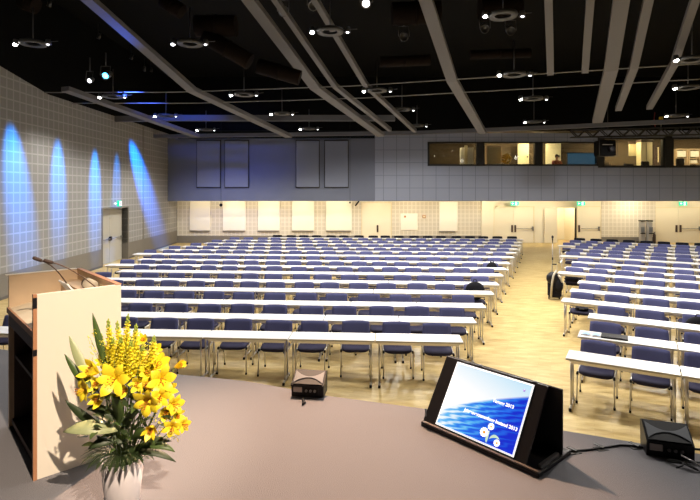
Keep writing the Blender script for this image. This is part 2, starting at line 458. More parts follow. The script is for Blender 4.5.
o = tag(empty('wall_box', (bx_px(424), YW, bz(216.5))), 'small brown control box on rear wall beside the square cabinet', 'control box')
MB().bx(-.1, .1, -.07, -.005, -.09, .09, .01).build('box_body', 'wood_edge', o); MB().bx(-.06, .06, -.08, -.07, -.05, .05).build('box_face', 'booth_cream', o)

# balcony
BZ0, BZ1 = 2.56, 5.86
BL = 2.485
struct(MB().bx(wallX(YB) - .02, bx_px(375, YB), YB, YB + .15, BL, BZ1 + .1).build('wall_balcony', 'grey_wall'))
WX = [(427.5, 478.5), (482.5, 536.5), (540.5, 598), (602, 664.5), (671, 740)]
zs, zt = EYE - (166 - 190) * YB / F, EYE - (142 - 190) * YB / F
zs2, zt2 = EYE - (167.7 - 190) * YB / F, EYE - (138 - 190) * YB / F
X = lambda px: bx_px(px, YB)
bm = MB(); bm.bx(X(375), X(427.5), YB, YB + .15, BL, BZ1 + .1).bx(X(427.5), X(600), YB, YB + .15, BL, zs).bx(X(600), 26, YB, YB + .15, BL, zs2)
bm.bx(X(427.5), X(600), YB, YB + .15, zt, BZ1 + .4).bx(X(600), 26, YB, YB + .15, zt2, BZ1 + .55)
bm.bx(X(375), X(427.5), YB, YB + .15, BZ1 + .1, BZ1 + .4)
struct(bm.build('wall_balcony_tiled', 'grey_tile'))
struct(MB().bx(wallX(YB), 26, YB + .15, YW + .3, BZ0, BZ0 + .12).build('ceiling_under_balcony', 'cream_wall'))
for i, (a, b) in enumerate([(197.5, 220.5), (225.5, 248.5), (296.5, 319), (325, 348)]):
    o = empty('acoustic_panel', ((X(a) + X(b)) / 2, YB, 0)); w = (X(b) - X(a)) / 2
    tag(o, 'tall grey acoustic panel on the balcony front, ' + ['leftmost of the four', 'second from the left', 'third from the left', 'rightmost of the four'][i], 'acoustic panel', 'acoustic panels on the balcony front')
    z0, z1 = EYE + 3 * YB / F, EYE + 49 * YB / F
    MB().bx(-w, w, -.14, -.07, z0, z1, .015).build('panel_face', 'grey_panel', o)
    MB().bx(-w - .04, w + .04, -.07, .0, z0 - .06, z1 + .05).build('panel_backing', 'black_frame', o)
# booth room behind the windows
bo = MB(); x0, x1 = X(425), 26.0
bo.bx(x0, x1, YB + 3.6, YB + 3.75, BZ0, 6.6).bx(x0 - .15, x0, YB + .15, YB + 3.7, BZ0 + .1, 6.6)
struct(bo.build('wall_booth', 'booth_wall'))
struct(MB().bx(x0, x1, YB + .15, YB + 3.6, zs - .85, zs - .75).build('floor_booth', 'booth_dark'))
struct(MB().bx(x0, x1, YB + .15, YB + 3.6, 6.5, 6.6).build('ceiling_booth', 'booth_wall'))
for i, (a, b) in enumerate(WX):
    lo, hi = (zs, zt) if i < 3 else (zs2, zt2)
    w = empty('window_%d' % (i + 1)); struct(w)
    t = .1 if i < 3 else .12
    f = MB().bx(X(a), X(b), YB - .05, YB + .17, lo, lo + t).bx(X(a), X(b), YB - .05, YB + .17, hi - t * .6, hi).bx(X(a), X(a) + t, YB - .05, YB + .17, lo, hi).bx(X(b) - t, X(b), YB - .05, YB + .17, lo, hi)
    f.build('window_frame', 'black_frame', w)
    MB().bx(X(a) + t, X(b) - t, YB + .05, YB + .06, lo + t, hi - t * .6).build('window_pane', 'glass', w)
f = MB()
for a, b in ((478.5, 482.5), (536.5, 540.5)): f.bx(X(a), X(b), YB - .04, YB + .2, zs, zt)
f.bx(X(598), X(602), YB - .04, YB + .2, zs2, zt2).bx(X(664.5), X(671), YB - .1, YB + .3, zs2, zt2 + .1)
struct(f.build('trim_7', 'black_frame'))

# wall above the balcony and the dark ceiling
struct(MB().bx(-12, 26, YB + .1, YB + .3, BZ1 + .55, 9.4).build('wall_above_balcony', 'black'))
struct(MB().bx(-16, 27, -4, 36, 9.4, 9.5).build('ceiling', 'black'))
struct(MB().prism([(14.5, -4), (24.5, 36), (24.8, 36), (14.8, -4)], 0, 9.4, axis='z').build('wall_right', 'cream_wall'))
struct(MB().bx(-12, 16, -4.2, -4, 0, 9.4).build('wall_stage', 'black'))

# ------------------------------------------------------------------ ceiling strips
KH = 6.19
yaw = math.atan2(210, F); dv = Vector((math.sin(yaw), math.cos(yaw), 0))
sl_n = 222 / (F / math.cos(yaw)); sl_f = 76 / (F / math.cos(yaw))
def kpt(px, py): return g(px, py, KH)
side = Vector((dv.y, -dv.x, 0))
def strip(name, K0, w, nb, nf, label, th=.14):
    o = empty(name, K0, 0); tag(o, label, 'ceiling strip', 'grey strips running across the ceiling')
    def seg(a, b, nm):
        q = []
        for s in (a, b):
            z = (-s * sl_n) if s < 0 else -s * sl_f
            c = dv * s + Vector((0, 0, z))
            q.append([c - side * w / 2, c + side * w / 2, c + side * w / 2 + Vector((0, 0, th)), c - side * w / 2 + Vector((0, 0, th))])
        vs = q[0] + q[1]
        MB().add(vs, [(0, 1, 2, 3), (7, 6, 5, 4), (0, 4, 5, 1), (1, 5, 6, 2), (2, 6, 7, 3), (3, 7, 4, 0)]).build(nm, 'strip', o)
    if nb: seg(-nb, 0, 'near_strip')
    if nf: seg(0, nf, 'far_strip')
    return o
S = [((65, 91), .34, .0, 6.2, 'wide grey ceiling strip nearest the left wall'),
     ((192, 92), .33, 7, 6.2, 'wide ceiling strip lit blue, second from the left wall'),
     ((315, 89), .33, 7, 6.2, 'wide grey ceiling strip crossing the middle left, third from left wall'),
     ((452, 82), .30, 7, 6.2, 'wide grey ceiling strip left of the centre right bay'),
     ((611, 71.5), .33, 7, 5.2, 'widest grey ceiling strip, above the right seating block'),
     ((335, 88), .15, 7, 5.4, 'thin ceiling strip beside the middle left wide strip'),
     ((366, 87.5), .15, 7, 5.6, 'thin ceiling strip, second right of the middle left wide strip'),
     ((550.5, 75.5), .17, 7, 0, 'thin ceiling strip ending at the cross gap, left of the two'),
     ((585, 73.5), .17, 7, 0, 'thin ceiling strip just left of the widest strip'),
     ((634, 69.5), .19, 7, 3.8, 'thin ceiling strip just right of the widest strip'),
     ((674, 66.5), .17, 7, 3.8, 'thin ceiling strip farthest right on the ceiling')]
for (kp, w, nb, nf, lb) in S: strip('ceiling_strip', kpt(*kp), w, nb, nf, lb)
# the cross gap with its two thin rails
KL = [(40, 94.3), (75, 94.2), (175, 94), (350, 88), (525, 77), (700, 66), (790, 60)]
def kline(dz, dl):
    out = []
    for x, y in KL:
        p = kpt(x, y); p.z += dz; out.append(p + dv * dl)
    return out
for nm, dz, dl, lb in (('ceiling_rail', .03, .0, 'thin grey rail along the near edge of the ceiling gap'), ('ceiling_rail', -.14 - 0.0, 1.15, 'thin grey rail along the far edge of the ceiling gap')):
    pts = kline(dz + .03, dl)
    tag(MB().tube(pts, .017, 6).build(nm, 'rail'), lb, 'rail', 'thin rails edging the ceiling gap')
# dark slabs above the strips, near and far of the gap
def slab(name, a, b, zoff):
    vs = []
    for p in kline(0, 0):
        for s in (a, b):
            z = (-s * sl_n) if s < 0 else -s * sl_f
            vs.append(p + dv * s + Vector((0, 0, z + zoff)))
    n = len(KL); fs = [(2 * i, 2 * i + 1, 2 * i + 3, 2 * i + 2) for i in range(n - 1)]
    return struct(MB().add(vs, fs).build(name, 'black', solid=.08))
# grey soffit beams near the rear
def poly_beam(name, pts, w, h, m, label, cat, grp=None):
    mb = MB()
    for a, b in zip(pts[:-1], pts[1:]):
        dd = (b - a); L = dd.length; u = dd.normalized(); nn = Vector((-u.y, u.x, 0)).normalized()
        vs = [p + nn * s * w / 2 + Vector((0, 0, t * h)) for p in (a, b) for s in (-1, 1) for t in (0, 1)]
        mb.add(vs, [(0, 1, 3, 2), (4, 6, 7, 5), (0, 4, 5, 1), (2, 3, 7, 6), (0, 2, 6, 4), (1, 5, 7, 3)])
    o = mb.build(name, m)
    return tag(o, label, cat, grp)
poly_beam('ceiling_beam', [g(60, 123, 6.3 - .3), g(165, 121, 6.0), g(395, 121, 6.0)], .2, .24, 'grey_soffit', 'dark grey cross beam under the ceiling, the higher of the two', 'ceiling beam', 'grey cross beams near the rear')
poly_beam('ceiling_beam', [g(150, 138, 5.78), g(420, 134.5, 5.78), g(560, 129, 5.78), g(760, 119.5, 5.78)], .25, .17, 'grey_soffit', 'dark grey cross beam running right above the balcony windows', 'ceiling beam', 'grey cross beams near the rear')
# ducts high up in the dark ceiling
DU = [((196, 26), (236, 26), 8.4, .28, 'beside the left ring lamp'), ((205, 36), (250, 62), 8.2, .22, 'slanting behind the left ring lamp'), ((258, 66), (300, 78), 8.0, .2, 'left of the middle wide strip'),
      ((392, 14), (440, 12), 8.6, .3, 'above the middle strips'), ((480, 10), (520, 6), 8.6, .3, 'above the top right ring lamp'), ((22, 0), (36, 6), 8.4, .22, 'in the top left corner'), ((163, 0), (182, 12), 8.3, .2, 'left of the top left box'), ((380, 62), (430, 60), 7.6, .14, 'behind the middle right strip'), ((470, 55), (530, 53), 7.6, .12, 'behind the small spotlights')]
for di, (a, b, z, r, lb) in enumerate(DU):
    A, B = g(*a, z) if False else at(a[0], a[1], 13.5), at(b[0], b[1], 13.5)
    mb = MB().tube([A, B], r, 14); mb.tube([A.lerp(B, .48), A.lerp(B, .52)], r * 1.08, 14)
    if di == 5: mb.tube([A.lerp(B, .3), Vector((*A.lerp(B, .3)[:2], 9.42))], .02, 6).tube([A.lerp(B, .7), Vector((*A.lerp(B, .7)[:2], 9.42))], .02, 6)
    tag(mb.build('air_duct', 'duct'), 'dim brown round air duct in the dark ceiling, ' + lb, 'air duct', 'air ducts in the ceiling')

# ------------------------------------------------------------------ ceiling lights
FX = [  # px, py, height over eye, bright, label place
    (33, 44, 3.6, 1, 'top left above the tiled wall'), (190, 44, 3.6, .25, 'in the nearest row, left of the middle strip'), (330, 32, 3.6, 1, 'in the nearest row, above the middle'), (503, 16, 3.75, 1, 'in the nearest row, toward the right'),
    (113, 97, 3.0, .6, 'leftmost below the cross gap'), (244, 95, 3.0, .5, 'in the cross gap, second from left'), (377, 91, 3.0, .8, 'in the cross gap beside the middle strips'), (514, 75, 3.0, .8, 'in the cross gap right of the middle'), (692, 60, 3.0, .9, 'rightmost in the cross gap'),
    (166, 116, 2.85, .8, 'leftmost of the row beyond the gap'), (282, 114, 2.85, .7, 'second of the row beyond the gap'), (402, 110, 2.85, 1, 'third of the row beyond the gap'), (533, 99, 2.85, 1, 'fourth of the row beyond the gap'), (688, 88, 2.85, 1.1, 'rightmost of the row beyond the gap'),
    (206, 130, 2.8, .8, 'leftmost above the balcony front'), (309, 129, 2.8, .9, 'second above the balcony front'), (417, 126, 2.8, .8, 'third above the balcony front'), (534, 122, 2.8, .9, 'fourth above the balcony front'), (676, 116, 2.8, .9, 'rightmost above the balcony front')]
def spot(name, loc, target, energy, color, angle, blend=.6, r=.08, parent=None):
    l = bpy.data.lights.new(name, 'SPOT'); l.energy = energy; l.color = color; l.spot_size = R(min(angle, 178)); l.spot_blend = blend; l.shadow_soft_size = r
    o = bpy.data.objects.new(name, l); COL.objects.link(o); o.location = loc
    dd = Vector(target) - Vector(loc); o.rotation_euler = dd.to_track_quat('-Z', 'Y').to_euler()
    return o
HALL = 560.0
for i, (px, py, h, br, lb) in enumerate(FX):
    Y = h * F / (190 - py); p = Vector(((px - 350) * Y / F, Y, EYE + h))
    o = empty('ceiling_light', p); tag(o, 'ring ceiling light with two lamps, ' + lb, 'ceiling light', 'ring shaped ceiling lights')
    MB().lathe([(.17, .0), (.30, -.02), (.31, .02), (.30, .06), (.18, .05), (.17, 0)], (0, 0, 0), 24).build('ring', 'mesh_ring', o)
    MB().tube([(0, 0, .04), (0, 0, .9)], .015, 6).tube([(-.3, 0, .05), (.3, 0, .05)], .012, 6).tube([(.3, 0, .05), (.62, 0, .07)], .008, 6).build('mounting_rod', 'fixture', o)
    for sd in (-1, 1):
        c = Vector((sd * .40, -.04, .0))
        hd = MB().lathe([(.0, .10), (.05, .10), (.065, .05), (.07, -.03), (.062, -.03), (.05, .02), (0, .02)], c, 14).build('lamp_head', 'fixture', o)
        m = 'lamp' if (sd < 0 and br > .35) else 'lamp_small'
        MB().sphere(c + Vector((0, -.02, -.025)), .055 if sd < 0 else .035, 12, 6, (1, 1, .7)).build('lamp_lens', m, hd)
    if i == 0 or i in (10, 17): continue
    spot('hall_light', p + Vector((-.1, -.1, -.42)), p + Vector((0, 0, -6)), HALL * (1 if br > .3 else .7) * (1.25 if i >= 14 else 1) * (.8 if px < 200 else 1), (1.0, .95, .87), 174 if (i >= 9 and px > 400) else 150, .3 if (i >= 9 and px > 400) else .5, .15)
# nearest row of hall lights, above the frame
for i, (x, y, e) in enumerate([(-5.2, 9.6, .45), (.1, 8.6, .7), (4.6, 7.2, .8), (8.6, 5.4, .9), (-9.0, 10.5, .3)]):
    p = Vector((x, y, 7.4))
    o = empty('ceiling_light', p); tag(o, 'round ceiling light over the stage edge, ' + ['left', 'centre', 'right', 'far right', 'far left'][i] + ' one above the picture', 'ceiling light', 'ring shaped ceiling lights')
    MB().lathe([(.17, .0), (.30, -.02), (.31, .02), (.30, .06), (.18, .05), (.17, 0)], (0, 0, 0), 20).build('ring', 'mesh_ring', o)
    MB().tube([(0, 0, .04), (0, 0, 1.9)], .015, 6).build('mounting_rod', 'fixture', o)
    MB().sphere((-.4, 0, -.02), .06, 10, 6).build('lamp_lens', 'lamp', o)
    spot('hall_light', p + Vector((0, 0, -.12)), p + Vector((0, 0, -6)), HALL * 1.4 * e, (1.0, .95, .87), 140, .5, .06)
# stage key spotlights (warm) on a bar behind and right of the camera
def stage_lamp(p, t, e, c, ang, label, r=.05, blend=.4):
    o = empty('stage_spotlight', p); tag(o, label, 'spotlight', 'stage spotlights')
    dd = (Vector(t) - Vector(p)).normalized(); q = dd.to_track_quat('-Z', 'Y').to_matrix()
    MB().lathe([(.0, .3), (.07, .3), (.09, .22), (.10, .0), (.085, .0), (.08, .1), (0, .1)], (0, 0, 0), 16, q).build('housing', 'black_frame', o)
    MB().tube([(0, 0, .12), (0, 0, .6)], .02, 6).build('bracket', 'black_frame', o)
    spot('stage_light', Vector(p) + dd * .12, t, e, c, ang, blend, r)
    return o
stage_lamp((2.1, -1.4, 7.5), (-1.65, 3.4, 1.95), 4700, (1.0, .80, .60), 19, 'black stage spotlight aimed at the lectern from the right', .045, .8)
stage_lamp((-.3, 8.6, 7.4), (-.3, 3.3, 1.2), 7000, (1.0, .62, .38), 36, 'black stage spotlight hanging over the front row, aimed back at the stage', .05, 1.0)

# small moving spotlights seen in the ceiling
SP = [((105, 76), 15.0, 'lamp_blue', 'glowing blue, near the left wall'), ((366, 3.5), 12.2, 'lamp_small', 'silver box at the top centre'), ((404, 37), 13.5, None, 'dark, right of the top centre'), ((485, 29), 13.5, None, 'dark, below the top right ring lamp'), ((511, 31), 13.5, None, 'pale cone, below the top right ring lamp'), ((283, 12), 12.6, 'lamp_small', 'pale green glint, between the middle strips'), ((313, 6), 12.4, None, 'grey, at the top end of a thin strip'), ((89, 81), 15.0, 'lamp_small', 'small and white, left of the blue lamp')]
for (px, py), Y, lm, lb in SP:
    p = at(px, py, Y); o = empty('spotlight', p); tag(o, 'small ceiling spotlight, ' + lb, 'spotlight', 'small spotlights among the ceiling strips')
    q = Vector((-.1, -1, -.55)).to_track_quat('-Z', 'Y').to_matrix()
    s = .7 if lb.startswith('small and') else 1.0
    MB().lathe([(.0, .3 * s), (.08 * s, .3 * s), (.11 * s, .2 * s), (.12 * s, 0), (.1 * s, 0), (.09 * s, .1 * s), (0, .1 * s)], (0, 0, 0), 16, q).build('housing', 'steel' if 'silver' in lb or 'grey' in lb else 'fixture', o)
    MB().tube([(-.14 * s, 0, .02), (-.14 * s, .05, .3), (.14 * s, .05, .3), (.14 * s, 0, .02)], .012, 6).tube([(0, .05, .3), (0, .05, .7)], .02, 6).build('yoke', 'fixture', o)
    if lm: MB().lathe([(0, .02), (.085 * s, .02), (.085 * s, .03), (0, .03)], (0, 0, 0), 16, q).build('lamp_lens', lm, o)
bl = at(105, 76, 15.0)
spot('blue_flood', bl + Vector((.1, -.1, -.1)), (-6.1, 12.6, 7.5), 260, (.03, .14, 1.0), 75, 1.0, .06)
spot('blue_flood', bl + Vector((.1, .15, -.1)), (-6.6, YB, 4.6), 2600, (.05, .14, 1.0), 38, 1.0, .1)
# blue wall washers on the left wall
def washer(Y, z, tY, tz, e, ang, off, lb, col=(.0, .26, 1.0)):
    p = Vector((wallX(Y) + off, Y, z)); t = Vector((wallX(tY), tY, tz))
    o = empty('wall_washer', p); tag(o, 'small blue washer light above the tiled wall, ' + lb, 'spotlight', 'blue washer lights along the left wall')
    dd = (t - p).normalized(); q = dd.to_track_quat('-Z', 'Y').to_matrix()
    MB().lathe([(.0, .2), (.05, .2), (.06, 0), (.05, 0), (0, .03)], (0, 0, 0), 12, q).build('housing', 'black_frame', o)
    MB().tube([(0, 0, .1), (0, 0, .5)], .012, 6).build('bracket', 'black_frame', o)
    spot('blue_light', p + dd * .05, t, e, col, ang, 1.0, .03)
WS = 12.0
washer(14.2, 8.2, 15.1, 3.2, 1500 * WS, 18, 1.45, 'over the nearest blue streak')
washer(17.2, 8.2, 17.3, 3.3, 1400 * WS, 14.5, 1.4, 'over the second blue streak')
washer(19.9, 8.2, 19.9, 3.1, 1700 * WS, 14, 1.4, 'over the third blue streak')
washer(22.0, 8.2, 21.8, 3.2, 600 * WS, 13.5, 1.4, 'over the faint blue streak by the door')
washer(21.0, 8.0, 24.6, 3.6, 3300 * WS, 19, 1.5, 'over the slanting blue streak', (.0, .18, 1.0))

# warm downlights under the balcony
for i, px in enumerate([200, 234, 269, 303, 338, 376, 410, 448, 487, 520, 548, 590, 628, 668, 700]):
    x = bx_px(px, YW); p = Vector((x, YW - 1.2, BZ0 - .03))
    o = MB().lathe([(0, 0), (.08, 0), (.085, .03), (0, .03)], (0, 0, 0), 16).build('downlight', 'lamp_warm', loc=p)
    tag(o, 'flush round downlight under the balcony, %s from the left' % ORD[i], 'downlight', 'downlights under the balcony')
    e = 120 if px < 560 else (260 if px == 628 else 110)
    if px in (200,): e = 70
    spot('downlight_beam', p + Vector((0, 0, -.03)), p + Vector((0, 1.2, -1.5)), e * .56, (1.0, .87, .62), 172, .6, .06)

# truss, hanging projector, hoist
def truss():
    y = 26.5 * K
    A = Vector(((571 - 350) * 26.8 * K / F, 26.8 * K, 0)); B = Vector(((745 - 350) * 25.0 * K / F, 25.0 * K, 0))
    zt_ = EYE + 60 * 26.8 * K / F; h = .33
    o = tag(empty('lighting_truss', A), 'black lattice truss hanging in front of the control booth windows', 'truss')
    D = B - A; L = D.length; u = D.normalized(); n = Vector((-u.y, u.x, 0))
    def P(s, w, z): return u * s + n * w + Vector((0, 0, zt_ + z))
    mb = MB()
    for w, z in ((0, 0), (0, -h), (.3, 0), (.3, -h)): mb.tube([P(0, w, z), P(L, w, z)], .026, 6)
    mb.build('chord', 'black_frame', o)
    lat = MB(); k = int(L / .62)
    for w in (0, .3):
        for i in range(k):
            s0, s1 = L * i / k, L * (i + 1) / k; sm_ = (s0 + s1) / 2
            lat.tube([P(s0, w, 0), P(sm_, w, -h)], .026, 5).tube([P(sm_, w, -h), P(s1, w, 0)], .026, 5)
    lat.build('lattice', 'black_frame', o)
    MB().tube([P(1.6, .15, 0), P(1.6, .15, 3)], .015, 5).tube([P(5.6, .15, 0), P(5.6, .15, 3)], .015, 5).build('suspension_cable', 'black_frame', o)
    return A, u, zt_, h
A_, u_, tz_, th_ = truss()
pc = at(607, 148, 26.0 * K)
o = tag(empty('hanging_projector', pc), 'black boxy projector hanging under the truss in front of the booth', 'projector')
MB().box((0, .2, 0), (.74, .6, .70), None, .04).build('projector_body', 'black', o)
MB().lathe([(0, 0), (.11, 0), (.13, .12), (.12, .14), (0, .1)], (.12, -.12, -.05), 16, Matrix.Rotation(R(90), 3, 'X')).build('lens', 'plastic', o)
MB().bx(-.25, .2, -.115, -.1, .13, .16).build('highlight_strip', 'bag_grey', o)  # pale strip painted in for the highlight line across the casing
MB().tube([(-.4, -.12, -.38), (.4, -.12, -.38), (.4, -.12, .4), (-.4, -.12, .4), (-.4, -.12, -.38)], .018, 6).tube([(-.3, .2, .38), (-.3, .2, .5)], .02).tube([(.3, .2, .38), (.3, .2, .5)], .02).build('cage', 'black_frame', o)
pc = at(661, 119, 26 * K)
o = tag(empty('chain_hoist', pc), 'small yellow chain hoist with red cable above the truss', 'hoist')
MB().box((0, 0, 0), (.14, .14, .2), None, .02).build('hoist_body', 'yellow_hoist', o)
MB().tube([(-.28, 0, .3), (-.3, .02, .0), (-.26, .0, -.35)], .015, 6).build('cable', 'red_cable', o)
MB().tube([(0, 0, -.1), (0, 0, -.45)], .012, 6).build('chain', 'steel', o)

# booth contents (through the windows)
def bp(px, py, Y): return at(px, py, Y)
def bbox(name, xa, xb, ya, yb, Y, d, m, label, cat, bev=.01, parts=None):
    a = at(xa, yb, Y); b = at(xb, ya, Y)
    o = tag(empty(name, (a.x, Y, a.z)), label, cat)
    MB().bx(0, b.x - a.x, 0, d, 0, b.z - a.z, bev).build('body', m, o)
    return o, b.x - a.x, b.z - a.z
Yb = YB + 1.2
o, w, h = bbox('cabinet', 461, 473.5, 147.5, 168, Yb + .6, .35, 'cream_panel', 'cream cabinet with tall centre section behind the first booth window', 'cabinet')
MB().bx(w * .28, w * .52, -.03, 0, 0, h + .12).build('cabinet_door', 'booth_cream', o)
o, w, h = bbox('storage_cupboard', 487, 501.5, 146, 168, Yb, .45, mat('pinkish_cupboard', (.55, .38, .28), .6), 'pinkish cupboard behind the second booth window', 'cupboard')
MB().bx(w * .03, w * .97, -.02, 0, h * .03, h * .97, .004).build('door', M['booth_cream'], o)
o, w, h = bbox('lit_doorway_panel', 518, 529, 143.5, 168, YB + 3.2, .1, mat('pale_wall_lit', (.85, .80, .55), .6), 'bright pale door leaf behind the second booth window', 'door leaf')
MB().bx(w * .8, w * .9, -.06, 0, h * .42, h * .5).build('door_handle', 'steel', o)
o, w, h = bbox('lit_doorway_panel', 546, 561, 142.5, 168, YB + 3.2, .1, mat('pale_wall_lit_2', (.85, .80, .58), .6), 'bright pale door leaf behind the third booth window', 'door leaf')
MB().bx(w * .8, w * .9, -.06, 0, h * .42, h * .5).build('door_handle', 'steel', o)
# plant with yellow flowers
pp = at(506.5, 162, YB + .9)
o = tag(empty('flower_pot', (pp.x, pp.y, zs - .6)), 'round bunch of yellow flowers in a pot behind second booth window', 'potted plant')
MB().lathe([(0, 0), (.12, 0), (.17, .75), (.15, .75), (0, .7)], (0, 0, 0), 16).build('pot', 'wood_tan', o)
mb = MB()
for i in range(60):
    v = Vector((rnd.gauss(0, 1), rnd.gauss(0, 1), rnd.gauss(0, 1))).normalized() * .26
    mb.sphere(v + Vector((0, 0, 1.05)), .055, 6, 4)
mb.build('flowers', mat('ochre_bloom', (.60, .36, .02), .6), o)
# blue screen
a = at(567, 166, YB + .6); b = at(596, 152.5, YB + .6)
o = tag(empty('control_monitor', (a.x, YB + .6, a.z)), 'wide control monitor with blue picture behind the third booth window', 'monitor')
w, h = b.x - a.x, b.z - a.z
MB().bx(0, w, .0, .06, .0, h, .01).build('monitor_body', 'plastic', o)
MB().bx(.04, w - .04, -.004, 0, .04, h - .04).build('screen', mat('blue_screen', (.02, .05, .1), .4, emit=(.02, .07, .12), es=1.0), o)
MB().bx(w * .45, w * .55, .02, .05, -.3, 0).bx(w * .3, w * .7, -.05, .12, -.32, -.3).build('monitor_stand', 'plastic', o)
# right booth
o, w, h = bbox('display_board', 629, 639, 144, 156, YB + 2.4, .05, 'booth_cream', 'small cream notice board behind the fourth booth window', 'board')
MB().bx(-.04, w + .04, -.02, 0, h, h + .14).build('top_rail', 'wood_dark', o)
o, w, h = bbox('tall_cabinet', 641, 652.5, 142, 168, YB + 1.9, .5, 'booth_cream', 'tall cream cabinet with dark top behind the fourth booth window', 'cabinet')
MB().bx(-.02, w + .02, -.04, .5, h, h + .14).build('cabinet_top', 'wood_dark', o)
MB().bx(w * .48, w * .5, -.012, 0, 0, h).build('door_gap', 'wood_dark', o)
o, w, h = bbox('back_doorway', 653.5, 660, 145, 168, YB + 3.45, .08, 'wood_dark', 'dark brown door right of the tall cream cabinet in the booth', 'door leaf')
MB().bx(w * .62, w * .8, -.02, 0, h * .25, h * .9).build('glass_slot', 'booth_cream', o)
for k, (xa, xb) in enumerate([(676, 686), (689, 699)]):
    o = tag(empty('shelf_unit', (at(xa, 0, YB + 3.1).x, YB + 3.0, zs2 - .7)), 'wooden shelf with white boxes behind the last booth window, %s of two' % ['left', 'right'][k], 'shelf', 'shelves in the last booth window')
    w = (xb - xa) * (YB + 3.1) / F
    MB().bx(-.06, 0, 0, .4, 0, 2.0).bx(w, w + .06, 0, .4, 0, 2.0).bx(0, w, 0, .4, 1.05, 1.1).bx(0, w, 0, .4, 1.38, 1.43).bx(0, w, 0, .4, 1.95, 2.0).build('shelf_frame', 'wood_tan', o)
    MB().bx(.05, w - .05, .02, .3, 1.5, 1.86, .01).bx(.08, w - .12, .04, .3, 1.12, 1.3, .01).build('white_box', 'paper', o)
def swivel(px, py, Y, label):
    p = at(px, py, Y)
    o = tag(empty('office_chair', (p.x, Y, zs - .75)), label, 'office chair')
    h = p.z - (zs - .75)
    MB().box((0, 0, h - .22), (.48, .1, .46), None, .05).build('backrest', 'blackfab', o)
    MB().box((0, -.26, h - .52), (.5, .48, .1), None, .04).build('seat', 'blackfab', o)
    MB().tube([(0, -.24, .1), (0, -.24, h - .55)], .03, 8).build('gas_lift', 'steel', o)
    mb = MB()
    for k in range(5):
        a = 2 * math.pi * k / 5; mb.tube([(0, -.24, .1), (.28 * math.cos(a), -.24 + .28 * math.sin(a), .05)], .02, 6)
    mb.build('star_base', 'plastic', o)
swivel(645, 161.5, YB + .9, 'black office chair behind the fourth booth window')
swivel(680, 158.5, YB + .95, 'black office chair behind the last booth window')
# control desk under the windows
o = tag(empty('control_desk', (0, 0, 0)), 'long dark control desk standing along the booth windows', 'desk')
zd = zs - .08
MB().bx(X(602), X(664), YB + .25, YB + .75, zd - .05, zd).build('desktop', 'booth_dark', o)
for px in (604, 632, 662):
    MB().bx(X(px) - .03, X(px) + .03, YB + .3, YB + .7, zs - .75, zd - .05).build('desk_leg', 'booth_dark', o)
for a, b, hh, lb in ((604, 613, .25, 'tan mixing desk box left on the control desk'), (628, 637, .2, 'dark flat control screen on the control desk')):
    k = tag(empty('control_console' if hh > .22 else 'desk_screen', ((X(a) + X(b)) / 2, YB + .4, zd)), lb, 'console')
    w = X(b) - X(a)
    MB().box((0, 0, hh / 2 + .03), (w, .1, hh), None, .01).build('body', 'wood_tan' if hh > .22 else 'plastic', k)
    MB().bx(-w / 3, w / 3, -.12, .12, 0, .03).build('foot', 'plastic', k)
for (px, Yo, z, e) in ((455, 1.6, 6.2, 18), (510, 2.3, 6.2, 45), (553, 2.3, 6.2, 60), (625, 1.8, 6.2, 28), (648, 2.3, 6.2, 40), (690, 1.6, 6.2, 60), (735, 1.8, 6.2, 40)):
    p = Vector((X(px), YB + Yo, z + .22))
    o = MB().bx(-.3, .3, -.08, .08, -.03, .03, .01).build('booth_lamp', 'lamp_warm', loc=p)
    tag(o, 'warm strip lamp on the booth ceiling at the %s' % {455: 'first window', 510: 'second window', 553: 'third window', 625: 'hanging projector', 648: 'tall cream cabinet', 690: 'shelves', 735: 'far right end'}[px], 'lamp', 'strip lamps inside the booth')
    l = bpy.data.lights.new('booth_light', 'AREA'); l.energy = e * 2.2; l.color = (1.0, .82, .45); l.size = .6
    lo = bpy.data.objects.new('booth_light', l); COL.objects.link(lo); lo.location = p + Vector((0, 0, -.06))

